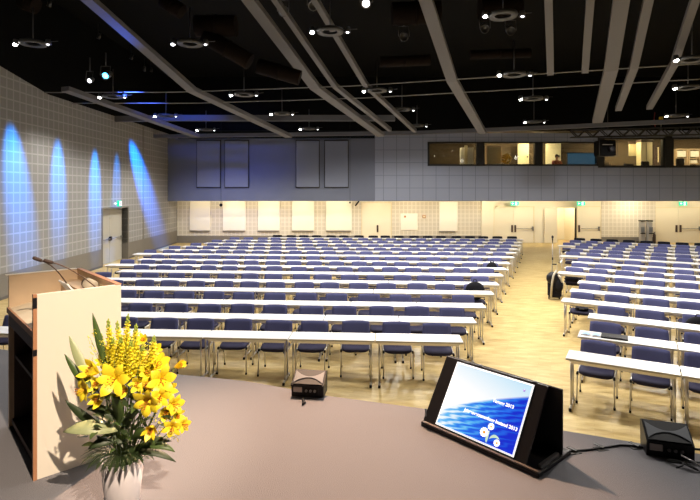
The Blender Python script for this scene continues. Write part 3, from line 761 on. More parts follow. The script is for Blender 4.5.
# ------------------------------------------------------------------ person in the booth
def person(px, py, Y):
    p = at(px, py, Y)       # centre of the head
    base = p.z - 1.22
    o = tag(empty('person', (p.x, Y, base)), 'seated person in an orange shirt behind the third booth window', 'person')
    me = bpy.data.meshes.new('person_body')
    J = [(0, 0, .48), (0, 0, .70), (0, -.01, .95), (0, -.02, 1.05), (0, -.03, 1.13), (0, -.045, 1.22),
         (.17, -.01, .97), (.24, -.12, .74), (.16, -.36, .72), (.14, -.44, .72),
         (-.17, -.01, .97), (-.24, -.12, .74), (-.16, -.36, .72), (-.14, -.44, .72),
         (.10, -.02, .47), (.13, -.42, .48), (.13, -.42, .08), (.13, -.54, .04),
         (-.10, -.02, .47), (-.13, -.42, .48), (-.13, -.42, .08), (-.13, -.54, .04), (0, -.04, 1.28)]
    E_ = [(0, 1), (1, 2), (2, 3), (3, 4), (4, 5), (5, 22), (2, 6), (6, 7), (7, 8), (8, 9), (2, 10), (10, 11), (11, 12), (12, 13), (0, 14), (14, 15), (15, 16), (16, 17), (0, 18), (18, 19), (19, 20), (20, 21)]
    rad = [.15, .14, .15, .06, .06, .095, .07, .045, .032, .035, .07, .045, .032, .035, .09, .065, .045, .04, .09, .065, .045, .04, .085]
    me.from_pydata(J, E_, []); body = bpy.data.objects.new('body', me); COL.objects.link(body); body.parent = o
    sk = body.modifiers.new('skin', 'SKIN')
    for i, v in enumerate(me.skin_vertices[0].data): v.radius = (rad[i], rad[i] * (.75 if i < 3 else 1)); v.use_root = (i == 0)
    sb = body.modifiers.new('sub', 'SUBSURF'); sb.levels = 1; sb.render_levels = 2
    me.materials.append(M['skin'])
    h = MB().sphere((0, -.03, 1.25), .112, 14, 8, (.95, 1.0, 1.0))
    h.v = [(x, (y + .02 if y < -.08 and z < 1.27 else y), z + .02) for x, y, z in h.v]
    h.build('hair', 'hair', o)
    MB().sphere((.036, -.145, 1.235), .012, 8, 5).sphere((-.036, -.145, 1.235), .012, 8, 5).build('eye', 'hair', o)
    MB().sphere((0, -.155, 1.21), .016, 8, 5, (.8, 1, 1.5)).build('nose', 'skin', o)
    t = MB().lathe([(.17, .46), (.165, .6), (.16, .75), (.185, .9), (.17, .98), (.10, 1.03), (.065, 1.06)], (0, 0, 0), 16)
    t.v = [(x * 1.12, y * .85, z) for x, y, z in t.v]
    for s in (-1, 1): t.tube([(s * .17, -.01, .98), (s * .23, -.07, .84), (s * .245, -.13, .74)], [.085, .07, .06], 10)
    t.build('shirt', 'shirt', o)
    MB().box((0, 0, .40), (.46, .44, .08), None, .03).build('stool_seat', 'blackfab', tag(empty('stool', (p.x, Y, base - .02)), 'low dark stool under the seated person in the booth', 'stool'))
    return base
person(556.5, 157, YB + .8)

# ------------------------------------------------------------------ tables and chairs
TL = 1.372; TD = .42
def make_table():
    t = empty('folding_table', (0, 0, 0))
    tp = MB().bx(-TL / 2 + .004, TL / 2 - .004, -TD / 2, TD / 2, .715, .74, .004).build('tabletop', 'white_top', t)
    MB().bx(-TL / 2 + .004, TL / 2 - .004, -TD / 2 - .004, -TD / 2, .712, .733).build('edge_band', 'edge', tp)
    MB().bx(-TL / 2 + .07, TL / 2 - .07, -TD / 2 + .03, -TD / 2 + .05, .665, .70).bx(-TL / 2 + .07, TL / 2 - .07, TD / 2 - .05, TD / 2 - .03, .665, .70).build('frame_rail', 'chrome', t)
    for s in (-1, 1):
        x = s * (TL / 2 - .065)
        l = MB().tube([(x, -.11, .70), (x, -.11, .05)], .014, 8).tube([(x, .11, .70), (x, .11, .05)], .014, 8).bx(x - .015, x + .015, -TD / 2 + .02, TD / 2 - .02, .69, .714).build('leg', 'chrome', t)
        ft = MB().bx(x - .016, x + .016, -TD / 2 - .01, TD / 2 + .01, .025, .055, .006).build('foot', 'chrome', l)
        MB().bx(x - .019, x + .019, -TD / 2 - .028, -TD / 2 - .0, 0, .045, .006).bx(x - .019, x + .019, TD / 2 + .0, TD / 2 + .028, 0, .045, .006).build('end_cap', 'rubber', l)
    return t
def backrest_mb():
    mb = MB(); nx, nz = 8, 6; W = .495; z0, z1 = .50, .815
    def P(i, j, f):
        u = i / nx * 2 - 1; v = j / nz
        hw = W / 2 * (1 - .05 * v * v)
        z = z0 + (z1 - z0) * v - .010 * u ** 4 * (1 if v > .5 else -1) * abs(2 * v - 1)
        y = .19 + .09 * v + -.035 * u * u + (f * .014 * (1 - .5 * max(abs(u), abs(2 * v - 1)) ** 6))
        return (u * hw, y, z)
    for f in (-1, 1):
        vs = [P(i, j, f) for j in range(nz + 1) for i in range(nx + 1)]
        fs = [(j * (nx + 1) + i, j * (nx + 1) + i + 1, (j + 1) * (nx + 1) + i + 1, (j + 1) * (nx + 1) + i) for j in range(nz) for i in range(nx)]
        mb.add(vs, [q if f < 0 else q[::-1] for q in fs], True)
    n1 = (nx + 1) * (nz + 1)
    rim = [i for i in range(nx + 1)] + [j * (nx + 1) + nx for j in range(1, nz + 1)] + [nz * (nx + 1) + i for i in range(nx - 1, -1, -1)] + [j * (nx + 1) for j in range(nz - 1, 0, -1)]
    for a, b in zip(rim, rim[1:] + rim[:1]): mb.f.append((b, a, a + n1, b + n1)); mb.sm.append(False)
    return mb
def seat_mb():
    mb = MB(); W, D = .46, .43; n = 28
    def ring(k, z):
        out = []
        for i in range(n):
            a = 2 * math.pi * i / n; c, s = math.cos(a), math.sin(a)
            r = (abs(c) ** 5 + abs(s) ** 5) ** (-1 / 5)
            out.append((c * r * W / 2 * k, s * r * D / 2 * k - .02, z - .018 * max(0, -s * r) ** 2))
        return out
    rs = [ring(.93, .425), ring(1, .44), ring(1, .462), ring(.95, .478), ring(.5, .482)]
    vs = [v for r in rs for v in r]; fs = []
    for j in range(len(rs) - 1):
        for i in range(n): fs.append((j * n + i, j * n + (i + 1) % n, (j + 1) * n + (i + 1) % n, (j + 1) * n + i))
    mb.add(vs, fs, True); mb.f.append(tuple(reversed(range(n)))); mb.sm.append(False)
    mb.f.append(tuple(range(4 * n, 5 * n))); mb.sm.append(True)
    return mb
def leg_tubes():
    out = []
    for s in (-1, 1):
        out.append([(s * .235, -.17, .43), (s * .24, -.19, .40), (s * .245, -.225, .015)])
        out.append([(s * .24, .205, .60), (s * .245, .20, .45), (s * .25, .25, .015)])
    return out
def make_chair(full=True, black=False):
    c = empty('conference_chair', (0, 0, 0))
    seat_mb().build('seat', 'blackfab' if black else 'seatfab', c)
    backrest_mb().build('backrest', 'blackfab' if black else 'blue', c)
    fr = MB().tube([(-.235, -.17, .43), (-.24, .0, .42), (-.245, .20, .45)], .011, 6).tube([(.235, -.17, .43), (.24, .0, .42), (.245, .20, .45)], .011, 6)
    fr.tube([(-.235, -.14, .415), (.235, -.14, .415)], .01, 6).tube([(-.24, .15, .43), (.24, .15, .43)], .01, 6)
    fr.tube([(-.24, .205, .60), (-.21, .225, .62)], .011, 6).tube([(.24, .205, .60), (.21, .225, .62)], .011, 6)
    if not full:
        for t in leg_tubes(): fr.tube(t, .011, 5)
        fr.build('frame', 'chrome', c); return c
    fr.build('seat_frame', 'chrome', c)
    MB().box((-.24, -.18, .425), (.03, .05, .045), None, .008).box((.24, -.18, .425), (.03, .05, .045), None, .008).box((-.247, .2, .45), (.03, .045, .05), None, .008).box((.247, .2, .45), (.03, .045, .05), None, .008).build('joint_cap', 'rubber', c)
    for t in leg_tubes():
        l = MB().tube(t, .0115, 8).build('leg', 'chrome', c)
        e = Vector(t[-1]); MB().tube([e + Vector((0, 0, .02)), e + Vector((0, 0, -.014))], .016, 8).build('foot_glide', 'rubber', l)
    return c

T0 = make_table(); C0 = make_chair(True); C1 = make_chair(False); C2 = make_chair(False, True)  # the last prototype has darker fabric, used in the rear rows
for o in (T0, C0, C1, C2): index_kids(o)
used = set()
def put(proto, loc, rz, label, cat, group):
    if proto.name in used: o = copy_tree(proto)
    else: used.add(proto.name); o = proto
    o.location = loc; o.rotation_euler = (0, 0, rz)
    tag(o, label, cat, group)
    return o
# left block: front right corner of every row, number of tables
aL = math.atan(math.tan(R(4.3)) * K)
LEFT = [((464, 342.3), 6), ((477.3, 323), 6), ((487, 307.8), 7), ((495, 294.4), 7), ((500, 285), 8), ((504.3, 276), 8), ((507.9, 269.6), 9), ((511.4, 263.6), 9), ((515, 257.6), 10), ((517.2, 253.2), 10), ((519.4, 249.4), 10), ((521.6, 245.7), 10), ((523, 242.6), 10), ((524, 239.6), 9)]
TABLE_POS = {}
CH = {}
SP_ = 1.378
for r, ((px, py), n) in enumerate(LEFT):
    P0 = g(px, py, .74); P0.z = 0
    e = Vector((-math.cos(aL), math.sin(aL), 0)); nv = Vector((math.sin(aL), math.cos(aL), 0))
    last = r == len(LEFT) - 1
    for k in range(n):
        c = P0 + e * (SP_ / 2 + k * SP_) + nv * TD / 2
        TABLE_POS[('L', r, k)] = put(T0, c, -aL, 'white narrow folding table, %s from the aisle in %s row of left block' % (ORD[k], ORD[r]), 'table', 'white tables of the left seating block')
    for j in range(2 * n):
        jit = rnd.uniform(-.045, .045) if j else 0; dep = TD + .19 + rnd.uniform(-.05, .05)
        c = P0 + e * (SP_ / 4 + j * SP_ / 2 + jit) + nv * dep
        pr = C2 if last else (C0 if r < 5 else C1)
        CH[('L', r, j)] = put(pr, c, -aL + rnd.uniform(-.05, .05), '%s chair, %s from the aisle in %s row of left block' % ('all black' if last else 'blue fabric', ORD[j], ORD[r]), 'chair', 'chairs of the left seating block')
# right block
bR = math.atan(math.tan(R(33)) * K)
RIGHT = [((565, 357.7), 2), ((577, 336), 2), ((587, 317.5), 2), ((560.5, 301), 3), ((569, 291.3), 3), ((577, 282.7), 3), ((557, 273), 4), ((564, 268), 4), ((571, 262.5), 4), ((559, 256), 5), ((564, 252.6), 5), ((570, 249.3), 5), ((557.3, 245.7), 6), ((564, 243.2), 6), ((569, 240.8), 5)]
for r, ((px, py), n) in enumerate(RIGHT):
    P0 = g(px, py, .74); P0.z = 0
    e = Vector((math.cos(bR), -math.sin(bR), 0)); nv = Vector((math.sin(bR), math.cos(bR), 0))
    last = r == len(RIGHT) - 1
    for k in range(n):
        c = P0 + e * (SP_ / 2 + k * SP_) + nv * TD / 2
        TABLE_POS[('R', r, k)] = put(T0, c, -bR, 'white narrow folding table, %s from the aisle in %s row of right block' % (ORD[k], ORD[r]), 'table', 'white tables of the right seating block')
    for j in range(2 * n):
        jit = rnd.uniform(-.04, .04) if j else .02; dep = TD + .19 + rnd.uniform(-.04, .04)
        c = P0 + e * (SP_ / 4 + j * SP_ / 2 + jit) + nv * dep
        if c.x / c.y > .725: continue
        pr = C2 if last else (C0 if r < 5 else C1)
        CH[('R', r, j)] = put(pr, c, -bR + rnd.uniform(-.05, .05), '%s chair, %s from the aisle in %s row of right block' % ('all black' if last else 'blue fabric', ORD[j], ORD[r]), 'chair', 'chairs of the right seating block')

# things on tables and chairs
def soft_bag(name, ch, label, w=.36, h=.34, d=.2, z=.485, m='bag', blue=False):
    o = tag(empty(name, ch.location + Vector((0, 0, 0)), ch.rotation_euler[2]), label, 'bag')
    mb = MB().sphere((0, 0, z + h / 2), .5, 18, 10, (w, d, h))
    mb.v = [(x, y, z + (zz - z) if zz > z + h * .08 else z + h * .08 - (z + h * .08 - zz) * .9) for x, y, zz in mb.v]
    mb.build('bag_body', m, o)
    MB().sphere((0, -d * .38, z + h * .38), .5, 14, 8, (w * .62, d * .45, h * .5)).build('front_pocket', 'rubber', o)
    MB().bx(.03, .10, -d * .62, -d * .6, z + h * .42, z + h * .50).build('badge', 'silver', o)
    MB().tube([(-.05, 0, z + h * .97), (-.03, 0, z + h * 1.1), (.03, 0, z + h * 1.1), (.05, 0, z + h * .97)], .01, 6).build('handle', 'rubber', o)
    return o
soft_bag('backpack', CH[('L', 3, 0)], 'black backpack on the aisle seat of the fourth left row', .46, .44, .24, .485)
soft_bag('handbag', CH[('L', 6, 0)], 'small dark bag on the aisle seat of seventh left row', .34, .40, .2, .485)
def desk_pos(key, u, v): 
    t = TABLE_POS[key]; a = t.rotation_euler[2]
    return t.location + Vector((math.cos(a) * u - math.sin(a) * v, math.sin(a) * u + math.cos(a) * v, .741)), a
p, a = desk_pos(('R', 1, 0), -.50, -.02)
o = tag(empty('brochure', p, a), 'open pale blue brochure at the aisle end of the second right table row', 'brochure')
mb = MB()
for s in (-1, 1):
    mb.add([(0, -.1, .004), (0, .1, .004), (s * .07, .1, .022), (s * .07, -.1, .022), (s * .15, .1, .006), (s * .15, -.1, .006)], [(0, 1, 2, 3), (3, 2, 4, 5)], True)
mb.build('pages', 'paper', o, solid=.003)
mb = MB()
for s in (-1, 1):
    mb.add([(s * .02, -.08, .0135), (s * .02, .08, .0135), (s * .07, .08, .0262), (s * .07, -.08, .0262), (s * .13, .08, .0145), (s * .13, -.08, .0145)], [(0, 1, 2, 3), (3, 2, 4, 5)], True)
mb.build('printed_area', 'lightblue', o)
p, a = desk_pos(('R', 1, 0), -.16, .0)
o = tag(empty('document_folder', p, a + .03), 'black document folder beside the pale blue brochure', 'folder')
MB().box((0, 0, .012), (.38, .27, .022), None, .004).build('cover', 'plastic', o); MB().tube([(-.12, -.12, .03), (.12, -.12, .03)], .006, 6).build('spine_clip', 'steel', o)
p, a = desk_pos(('R', 3, 1), .55, .1)
soft = CH.get(('R', 2, 2)) or CH[('R', 2, 1)]
for key, lb in ((('R', 2, 2), 'dark shoulder bag on a third row seat of the right block'),):
    if key in CH: soft_bag('shoulder_bag', CH[key], lb, .42, .36, .22, .485)
p = CH[('R', 3, 0)]
o = tag(empty('tablet_case', p.location, p.rotation_euler[2]), 'small black case lying on the aisle seat of the fourth right row', 'case')
MB().box((0, 0, .515), (.26, .2, .05), None, .01).build('case_body', 'plastic', o); MB().bx(-.05, .05, -.108, -.1, .505, .525).build('clasp', 'silver', o)
p = CH[('R', 6, 0)]
o = tag(empty('black_coat', p.location, p.rotation_euler[2]), 'black coat folded on the aisle seat of the seventh right row', 'coat')
MB().box((0, -.02, .53), (.44, .38, .09), None, .035).box((.02, -.2, .45), (.4, .05, .2), None, .02).build('coat_body', 'blackfab', o)
MB().box((-.05, -.05, .585), (.3, .12, .03), None, .012).build('collar', 'bag', o)

# luggage and microphone stand at the aisle
p = g(554.5, 299.5, 0)
o = tag(empty('trolley_bag', p, R(-12)), 'black trolley bag with pale straps beside the seventh right table row', 'bag')
mb = MB().box((0, 0, .34), (.36, .24, .56), None, .06); mb.build('bag_body', 'bag', o)
MB().sphere((-.06, -.09, .62), .5, 14, 8, (.36, .22, .36)).build('top_bag', 'plastic', o)
MB().sphere((.08, -.13, .42), .5, 14, 8, (.26, .16, .40)).build('front_pocket', 'bag', o)
MB().tube([(-.12, -.15, .1), (-.10, -.2, .5), (-.06, -.22, .72), (.02, -.14, .84)], .03, 8).tube([(.06, -.18, .72), (.14, -.2, .60), (.17, -.12, .42)], .018, 8).build('strap', 'bag_grey', o)
MB().tube([(-.06, .08, .6), (-.06, .08, .98), (.08, .08, .98), (.08, .08, .6)], .010, 6).build('handle', 'bag_grey', o)
MB().tube([(-.05, .08, .985), (.07, .08, .985)], .018, 8).build('grip', 'rubber', o)
for s in (-1, 1): MB().lathe([(0, -.015), (.04, -.015), (.04, .015), (0, .015)], (s * .14, .06, .04), 12, Matrix.Rotation(R(90), 3, 'Y')).build('wheel', 'rubber', o)
p = g(552.6, 293, 0)
o = tag(empty('microphone_stand', p), 'tall thin microphone stand in the aisle behind the black trolley bag', 'microphone stand')
H = EYE - (236 - 190) * p.y / F
MB().tube([(0, 0, .03), (0, 0, H - .12)], .009, 8).build('pole', 'steel', o)
MB().sphere((0, 0, H - .03), .034, 12, 8, (1, 1, 1.4)).tube([(0, 0, H - .2), (0, 0, H - .06)], [.012, .022], 10).build('microphone', 'rubber', o)
MB().tube([(0, 0, H * .58), (0, 0, H * .58 + .08)], .02, 8).build('clutch', 'rubber', o)
MB().lathe([(0, 0), (.13, 0), (.125, .025), (.03, .04), (0, .04)], (0, 0, 0), 20).build('base', 'rubber', o)
# small hanging microphone balls
for (a, Y, lb) in (((221, 205), YW - 2.6, 'over the second white board'), ((350, 202.5), YW - 2.6, 'in front of the cream door')):
    p = at(*a, Y); o = tag(empty('hanging_microphone', p), 'tiny black ball hanging on a thin cable ' + lb, 'microphone', 'hanging black balls before the rear wall')
    MB().sphere((0, 0, 0), .085 if a[0] < 300 else .05, 14, 9).build('ball', 'rubber', o)
    MB().tube([(0, 0, .05), (0, 0, 5.0)], .007, 5).build('cable', 'rubber', o)
p = at(357, 203.5, YW - .25); o = tag(empty('wall_bracket', (p.x, YW, p.z)), 'small dark slanted bracket high on the rear wall left of the cream door', 'bracket')
MB().tube([(.12, -.2, .14), (-.1, -.2, -.14)], .045, 8).build('bracket_head', 'rubber', o); MB().tube([(0, -.2, 0), (0, -.005, 0)], .02, 6).build('bracket_arm', 'rubber', o)
# grey equipment trolley by the rear right door
pc = Vector((bx_px(645.5, YW - .5), YW - .5, 0))
o = tag(empty('equipment_trolley', pc), 'grey upright equipment trolley against the rear wall beside the right double door', 'trolley')
zt0 = bz(220, YW - .5)
for s in (-1, 1):
    MB().bx(s * .2 - .13, s * .2 + .13, -.12, .12, .12, zt0 - .12, .02).build('column', 'grey_kit', o)
    MB().box((s * .21, -.02, zt0 - .05), (.30, .3, .08), None, .03).build('head', 'rubber', o)
    MB().box((s * .24, -.16, .62), (.26, .1, .06), None, .02).build('grip', 'rubber', o)
    MB().bx(s * .24 - .1, s * .24 + .1, -.14, -.12, .7, zt0 - .4).build('front_plate', 'silver', o)
MB().bx(-.45, .45, -.25, .25, .06, .12, .02).build('base', 'rubber', o)
for x in (-.38, .38):
    for y in (-.18, .18): MB().lathe([(0, -.015), (.035, -.015), (.035, .015), (0, .015)], (x, y, .036), 10, Matrix.Rotation(R(90), 3, 'Y')).build('wheel', 'rubber', o)
o = tag(empty('fire_extinguisher', Vector((bx_px(654.3, YW - .3), YW - .3, 0))), 'slim dark cylinder standing right of the grey equipment trolley', 'extinguisher')
MB().lathe([(0, 0), (.075, 0), (.08, .03), (.08, .5), (.05, .57), (.02, .6), (.02, .66), (0, .66)], (0, 0, 0), 14).build('cylinder', 'wood_dark', o)
MB().tube([(0, 0, .64), (.0, -.1, .66)], .015, 6).build('valve_handle', 'rubber', o)

# ------------------------------------------------------------------ stage
ED = [(-16, 9.0), (-9, 7.1), (-4.1, 6.9 * K)]
ed_px = [(168, 373.6), (207, 377), (245, 381), (285, 388), (325, 395.5), (378, 402.5), (430, 409.5), (495, 419), (560, 430), (630, 441.5), (700, 454)]
ED += [tuple(g(x, y, STG)[:2]) for x, y in ed_px] + [(4.6, 2.3), (7.5, .1), (10.5, -3.9)]
poly = ED + [(-16, -3.9)]
st = MB(); n = len(poly)
vs = [(x, y, 0) for x, y in poly] + [(x, y, STG) for x, y in poly]
st.add(vs, [tuple(reversed(range(n))), tuple(range(n, 2 * n))] + [(i, (i + 1) % n, (i + 1) % n + n, i + n) for i in range(n)])
so = st.build('floor_stage', 'carpet'); struct(so)

# lectern
A = g(37, 480, STG); u = (g(121, 452, STG) - A); thL = math.atan2(u.y, u.x); W = .53; L = 1.04; H = 1.215
lec = tag(empty('lectern', A, thL), 'wide cream wooden lectern standing on the stage left of the yellow flowers', 'lectern')
np_ = MB().bx(0, W, 0, .026, 0.0, H, .002).build('side_panel', 'wood_cream', lec)
MB().bx(-.022, 0, -.001, .03, 0.0, H + .001).build('edge_strip', 'wood_edge', np_)
MB().bx(-.024, .0, -.004, -.0, H - .09, H - .02).build('hinge', 'plastic', np_)
MB().bx(-.024, .0, -.004, -.0, H - .4, H - .36).build('hinge', 'plastic', np_)
fp = MB().bx(0, W, L - .026, L, 0, H, .002).build('side_panel', 'wood_tan', lec)
MB().bx(-.022, W, L - .03, L + .004, H, H + .006).build('edge_strip', 'wood_cream', fp)
MB().bx(W - .03, W, .026, L - .026, 0, H, .002).build('front_panel', 'wood_tan', lec)
MB().bx(W - .034, W + .004, .0, L, H, H + .006).build('top_trim', 'wood_edge', lec)
dz0, dz1 = .95, 1.03
dk = MB(); dk.add([(0, .026, dz0), (W * .72, .026, dz1), (W * .72, L - .026, dz1), (0, L - .026, dz0), (0, .026, dz0 - .02), (W * .72, .026, dz1 - .02), (W * .72, L - .026, dz1 - .02), (0, L - .026, dz0 - .02)],
       [(0, 1, 2, 3), (7, 6, 5, 4), (0, 4, 5, 1), (1, 5, 6, 2), (2, 6, 7, 3), (3, 7, 4, 0)])
desk = dk.build('desk_surface', 'desk_leather', lec)
MB().bx(-.015, .0, .026, L - .026, dz0 - .03, dz0 + .012).build('desk_lip', 'wood_edge', desk)
MB().bx(W * .72, W - .03, .026, L - .026, 1.115, 1.13).bx(W * .72 - .01, W * .72, .026, L - .026, 1.0, 1.13).build('rear_ledge', 'wood_tan', lec)
MB().bx(.0, .02, .026, L - .026, dz0 - .13, dz0 - .03).build('desk_apron', mat('violet_apron', (.07, .045, .06), .6), lec)
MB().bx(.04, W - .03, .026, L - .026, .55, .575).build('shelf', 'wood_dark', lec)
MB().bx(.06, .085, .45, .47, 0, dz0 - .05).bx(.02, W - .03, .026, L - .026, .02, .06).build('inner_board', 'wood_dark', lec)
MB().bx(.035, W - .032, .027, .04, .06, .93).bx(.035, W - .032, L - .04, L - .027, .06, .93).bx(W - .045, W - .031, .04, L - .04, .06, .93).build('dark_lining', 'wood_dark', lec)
for y in (.3, .75): MB().bx(W - .033, W - .030, y - .09, y + .09, 1.1, 1.17).build('control_panel', 'booth_cream', lec)
Ml = Matrix.Translation(A) @ Matrix.Rotation(thL, 4, 'Z')
def LP(x, y, z): return Ml @ Vector((x, y, z))
def desk_z(x): return dz0 + (dz1 - dz0) * x / (W * .72)
# papers and book
o = tag(empty('paper_sheet', LP(.17, .30, desk_z(.17) + .004), thL + .1), 'white sheet of paper on the sloping lectern desk', 'paper')
o.rotation_euler = (0, -math.atan((dz1 - dz0) / (W * .72)), thL + .0)
MB().bx(-.105, .105, -.15, .15, 0, .002).build('sheet', 'paper', o)
o = tag(empty('tablet_computer', LP(.30, .36, desk_z(.30)), thL), 'blue screened tablet with white frame on the lectern ledge', 'tablet')
ro = Matrix.Rotation(R(-35), 3, 'Y')
MB().box((0.0, .0, .115), (.012, .26, .22), ro, .003).build('frame', 'paper', o)
MB().box((-.006, .0, .119), (.004, .22, .18), ro).build('screen', 'bluecover', o)
o = tag(empty('water_glass', LP(.43, .40, 1.131)), 'metal cup with dark rim lying at the front of lectern ledge', 'cup')
rc = Matrix.Rotation(thL + R(90), 3, 'Z') @ Matrix.Rotation(R(90), 3, 'Y')
MB().lathe([(0, -.08), (.040, -.08), (.042, .04)], (0, 0, .043), 18, rc).build('cup_body', 'bag_grey', o)
MB().lathe([(.043, .04), (.043, .07), (.034, .07), (.03, .02), (0, .02)], (0, 0, .043), 18, rc).build('cup_rim', 'wood_dark', o)
# gooseneck microphones
for i, (tip, mid_, base, lb) in enumerate([((41, 260.5), (62, 269), LP(.34, .42, desk_z(.34)), 'rear gooseneck microphone on the lectern, its tip farther left'), ((52, 262.5), (74, 270), LP(.43, .14, 1.131), 'front gooseneck microphone on the lectern, reaching over the cup')]):
    t = at(tip[0], tip[1], 3.55); m1 = at(mid_[0] - 2, mid_[1] - 3.5, 3.6)
    o = tag(empty('gooseneck_microphone', base), lb, 'microphone', 'gooseneck microphones on the lectern')
    pts = [Vector((0, 0, 0)), Vector((0, 0, .03))] ; B = m1 - base; Tt = t - base
    cur = []
    for k in range(9):
        q = k / 8; cur.append(Vector((0, 0, .03)) * (1 - q) ** 2 + B * 2 * q * (1 - q) + Tt * q * q)
    MB().tube(cur, .0042, 8).build('gooseneck', mat('brown_metal', (.12, .07, .05), .4, metal=.5) if i == 0 else bpy.data.materials['brown_metal'], o)
    dd = (cur[-1] - cur[-2]).normalized()
    MB().tube([cur[-1] - dd * .01, cur[-1], cur[-1] + dd * .045, cur[-1] + dd * .055], [.006, .012, .013, .008], 12).build('capsule', 'wood_dark', o)
    MB().lathe([(0, 0), (.022, 0), (.02, .012), (.008, .03), (0, .03)], (0, 0, 0), 14).build('base', 'rubber', o)

# ------------------------------------------------------------------ vase and bouquet
VY = 1.9 * F / (503 - 190); VX = (122.5 - 350) * VY / F
vz = EYE - (457 - 190) * VY / F
V0 = Vector((VX, VY, STG)); hv = vz - STG
rt = 20.3 * VY / F; rb = 16.2 * VY / F
v = tag(empty('flower_vase', V0), 'plain white tapered vase on the stage in front of the lectern', 'vase')
MB().lathe([(0, 0), (rb * .96, 0), (rb, .008), (rt, hv), (rt - .006, hv + .002), (rt - .01, hv - .004), (rb - .01, .02), (0, .02)], (0, 0, 0), 40).build('vase_body', 'vase', v)
MB().lathe([(0, hv - .035), (rt - .014, hv - .035)], (0, 0, 0), 24).build('floral_foam', 'leaf', v)
bq = tag(empty('flower_bouquet', V0 + Vector((0, 0, hv))), 'large bouquet of yellow lilies and snapdragons with dark leaves in white vase', 'bouquet')
O_ = bq.location
def bp_(px, py, dy=0.0): return at(px, py, VY + dy) - O_
rt0 = Vector((0, 0, -.03))
def lily(px, py, dy, r, face, open_=1.0, np=6, rotk=0.0, m='lily'):
    c = bp_(px, py, dy); f = Vector(face).normalized()
    a = f.cross(Vector((0, 0, 1)));  a = a.normalized() if a.length > .01 else Vector((1, 0, 0)); b = f.cross(a)
    mb = MB(); rr = r * VY / F
    for k in range(np):
        t = 2 * math.pi * k / np + rotk + rnd.uniform(-.08, .08); rad = a * math.cos(t) + b * math.sin(t)
        L_ = rr * rnd.uniform(.92, 1.08); w = rr * (.62 if k % 2 else .48)
        p0 = c - f * rr * .55; pm = c + f * rr * .25 * (2 - open_) + rad * L_ * .45 * open_; p1 = c + rad * L_ * open_ + f * rr * (.05 if open_ > .8 else .8)
        mb.blade(p0, pm, p1, w, f, 7, -.22, peak=.55)
    o = mb.build('lily_flower', m, bq, fix=False)
    st_ = MB()
    for k in range(6):
        t = 2 * math.pi * k / 6 + .4; rad = a * math.cos(t) + b * math.sin(t)
        e = c + f * rr * .42 + rad * rr * .16; st_.tube([c - f * rr * .4, e], .0012, 4); st_.sphere(e, .0035, 6, 4, (1.6, 1, 1))
    st_.build('stamens', 'orange', o)
    MB().tube([c - f * rr * .5, c - f * rr * .8 + Vector((0, 0, -.03)), rt0 + Vector(((c.x) * .2, c.y * .2, 0))], .0028, 5).build('flower_stem', 'stem', o)
lily(113, 380, -.16, 17, (.1, -1, .25), 1.0)
lily(146, 403, -.17, 16, (-.15, -1, -.25), .95, rotk=.3)
lily(83, 390, -.10, 15, (-.6, -.8, .1), .85, rotk=.5)
lily(93, 371, -.05, 14, (-.5, -.7, .5), .7)
lily(162, 380, -.10, 16, (.5, -.9, .2), .95, rotk=.2)
lily(157, 366, -.02, 13, (.6, -.4, .6), .8)
lily(175, 405, -.06, 12, (.8, -.7, .1), .9)
lily(172, 428, -.12, 10, (.3, -1, .0), 1.0, rotk=.3)
lily(184, 425, -.08, 9, (.8, -.6, .1), .9)
lily(151, 429, -.16, 10, (.1, -1, -.2), .8, rotk=.1)
lily(140, 362, .06, 15, (.2, -.8, .6), .9)
lily(128, 372, .0, 13, (.2, -.9, .4), .8)
lily(100, 398, -.12, 11, (-.3, -1, -.1), .7, rotk=.4)
lily(178, 366, .05, 10, (.9, -.3, .5), .4)
lily(160, 398, -.14, 12, (.3, -1, .1), .9, rotk=.25)
lily(147, 385, -.1, 10, (.1, -1, .3), .9)
lily(120, 356, .05, 9, (0, -1, .5), .8)
lily(104, 361, .03, 9, (-.2, -1, .5), .7)
def spike(px, py, bx, by, dy, label=None, dens=54, rmax=.024):
    tip = bp_(px, py, dy); base = bp_(bx, by, dy * .5)
    o = MB().tube([rt0 + Vector((base.x * .3, base.y * .3, 0)), base, tip], [.004, .0035, .0015], 6).build('snapdragon_spike', 'stem', bq)
    fl = MB(); gr = MB(); ax = (tip - base)
    for k in range(dens):
        q = k / dens; c = base + ax * q; a = k * 2.4
        s = (1 - q) ** .8; rr = .004 + rmax * s
        pos = c + Vector((math.cos(a), math.sin(a), .25)) * rr
        tgt = gr if q > .84 else fl
        if q > .84: tgt.sphere(pos, .005 + .006 * s, 6, 4, (1, 1, 1.5))
        else:
            out = Vector((math.cos(a), math.sin(a), .5)).normalized()
            tgt.sphere(c + out * rr * .8, .006 + .008 * s, 6, 4, (1, 1, .8))
            for dlt in (-.7, .7):
                o2 = Vector((math.cos(a + dlt), math.sin(a + dlt), .3 + .3 * dlt)).normalized()
                tgt.blade(c, c + out * rr, c + out * rr + o2 * (.010 + .017 * s), .018 + .014 * s, Vector((0, 0, 1)), 3, .3, peak=.7)
    fl.build('florets', 'snap', o, fix=False); gr.build('buds', 'bud', o)
spike(108, 319, 112, 372, .02); spike(117, 321, 122, 375, .05); spike(128, 314, 124, 372, .0)
spike(136, 324, 134, 372, -.02); spike(154, 336, 150, 378, -.05); spike(121, 336, 120, 382, -.06); spike(143, 345, 140, 385, .02)
spike(101, 334, 106, 378, .08, rmax=.012); spike(131, 341, 129, 378, -.07); spike(150, 352, 148, 390, .0); spike(113, 338, 115, 376, -.03)
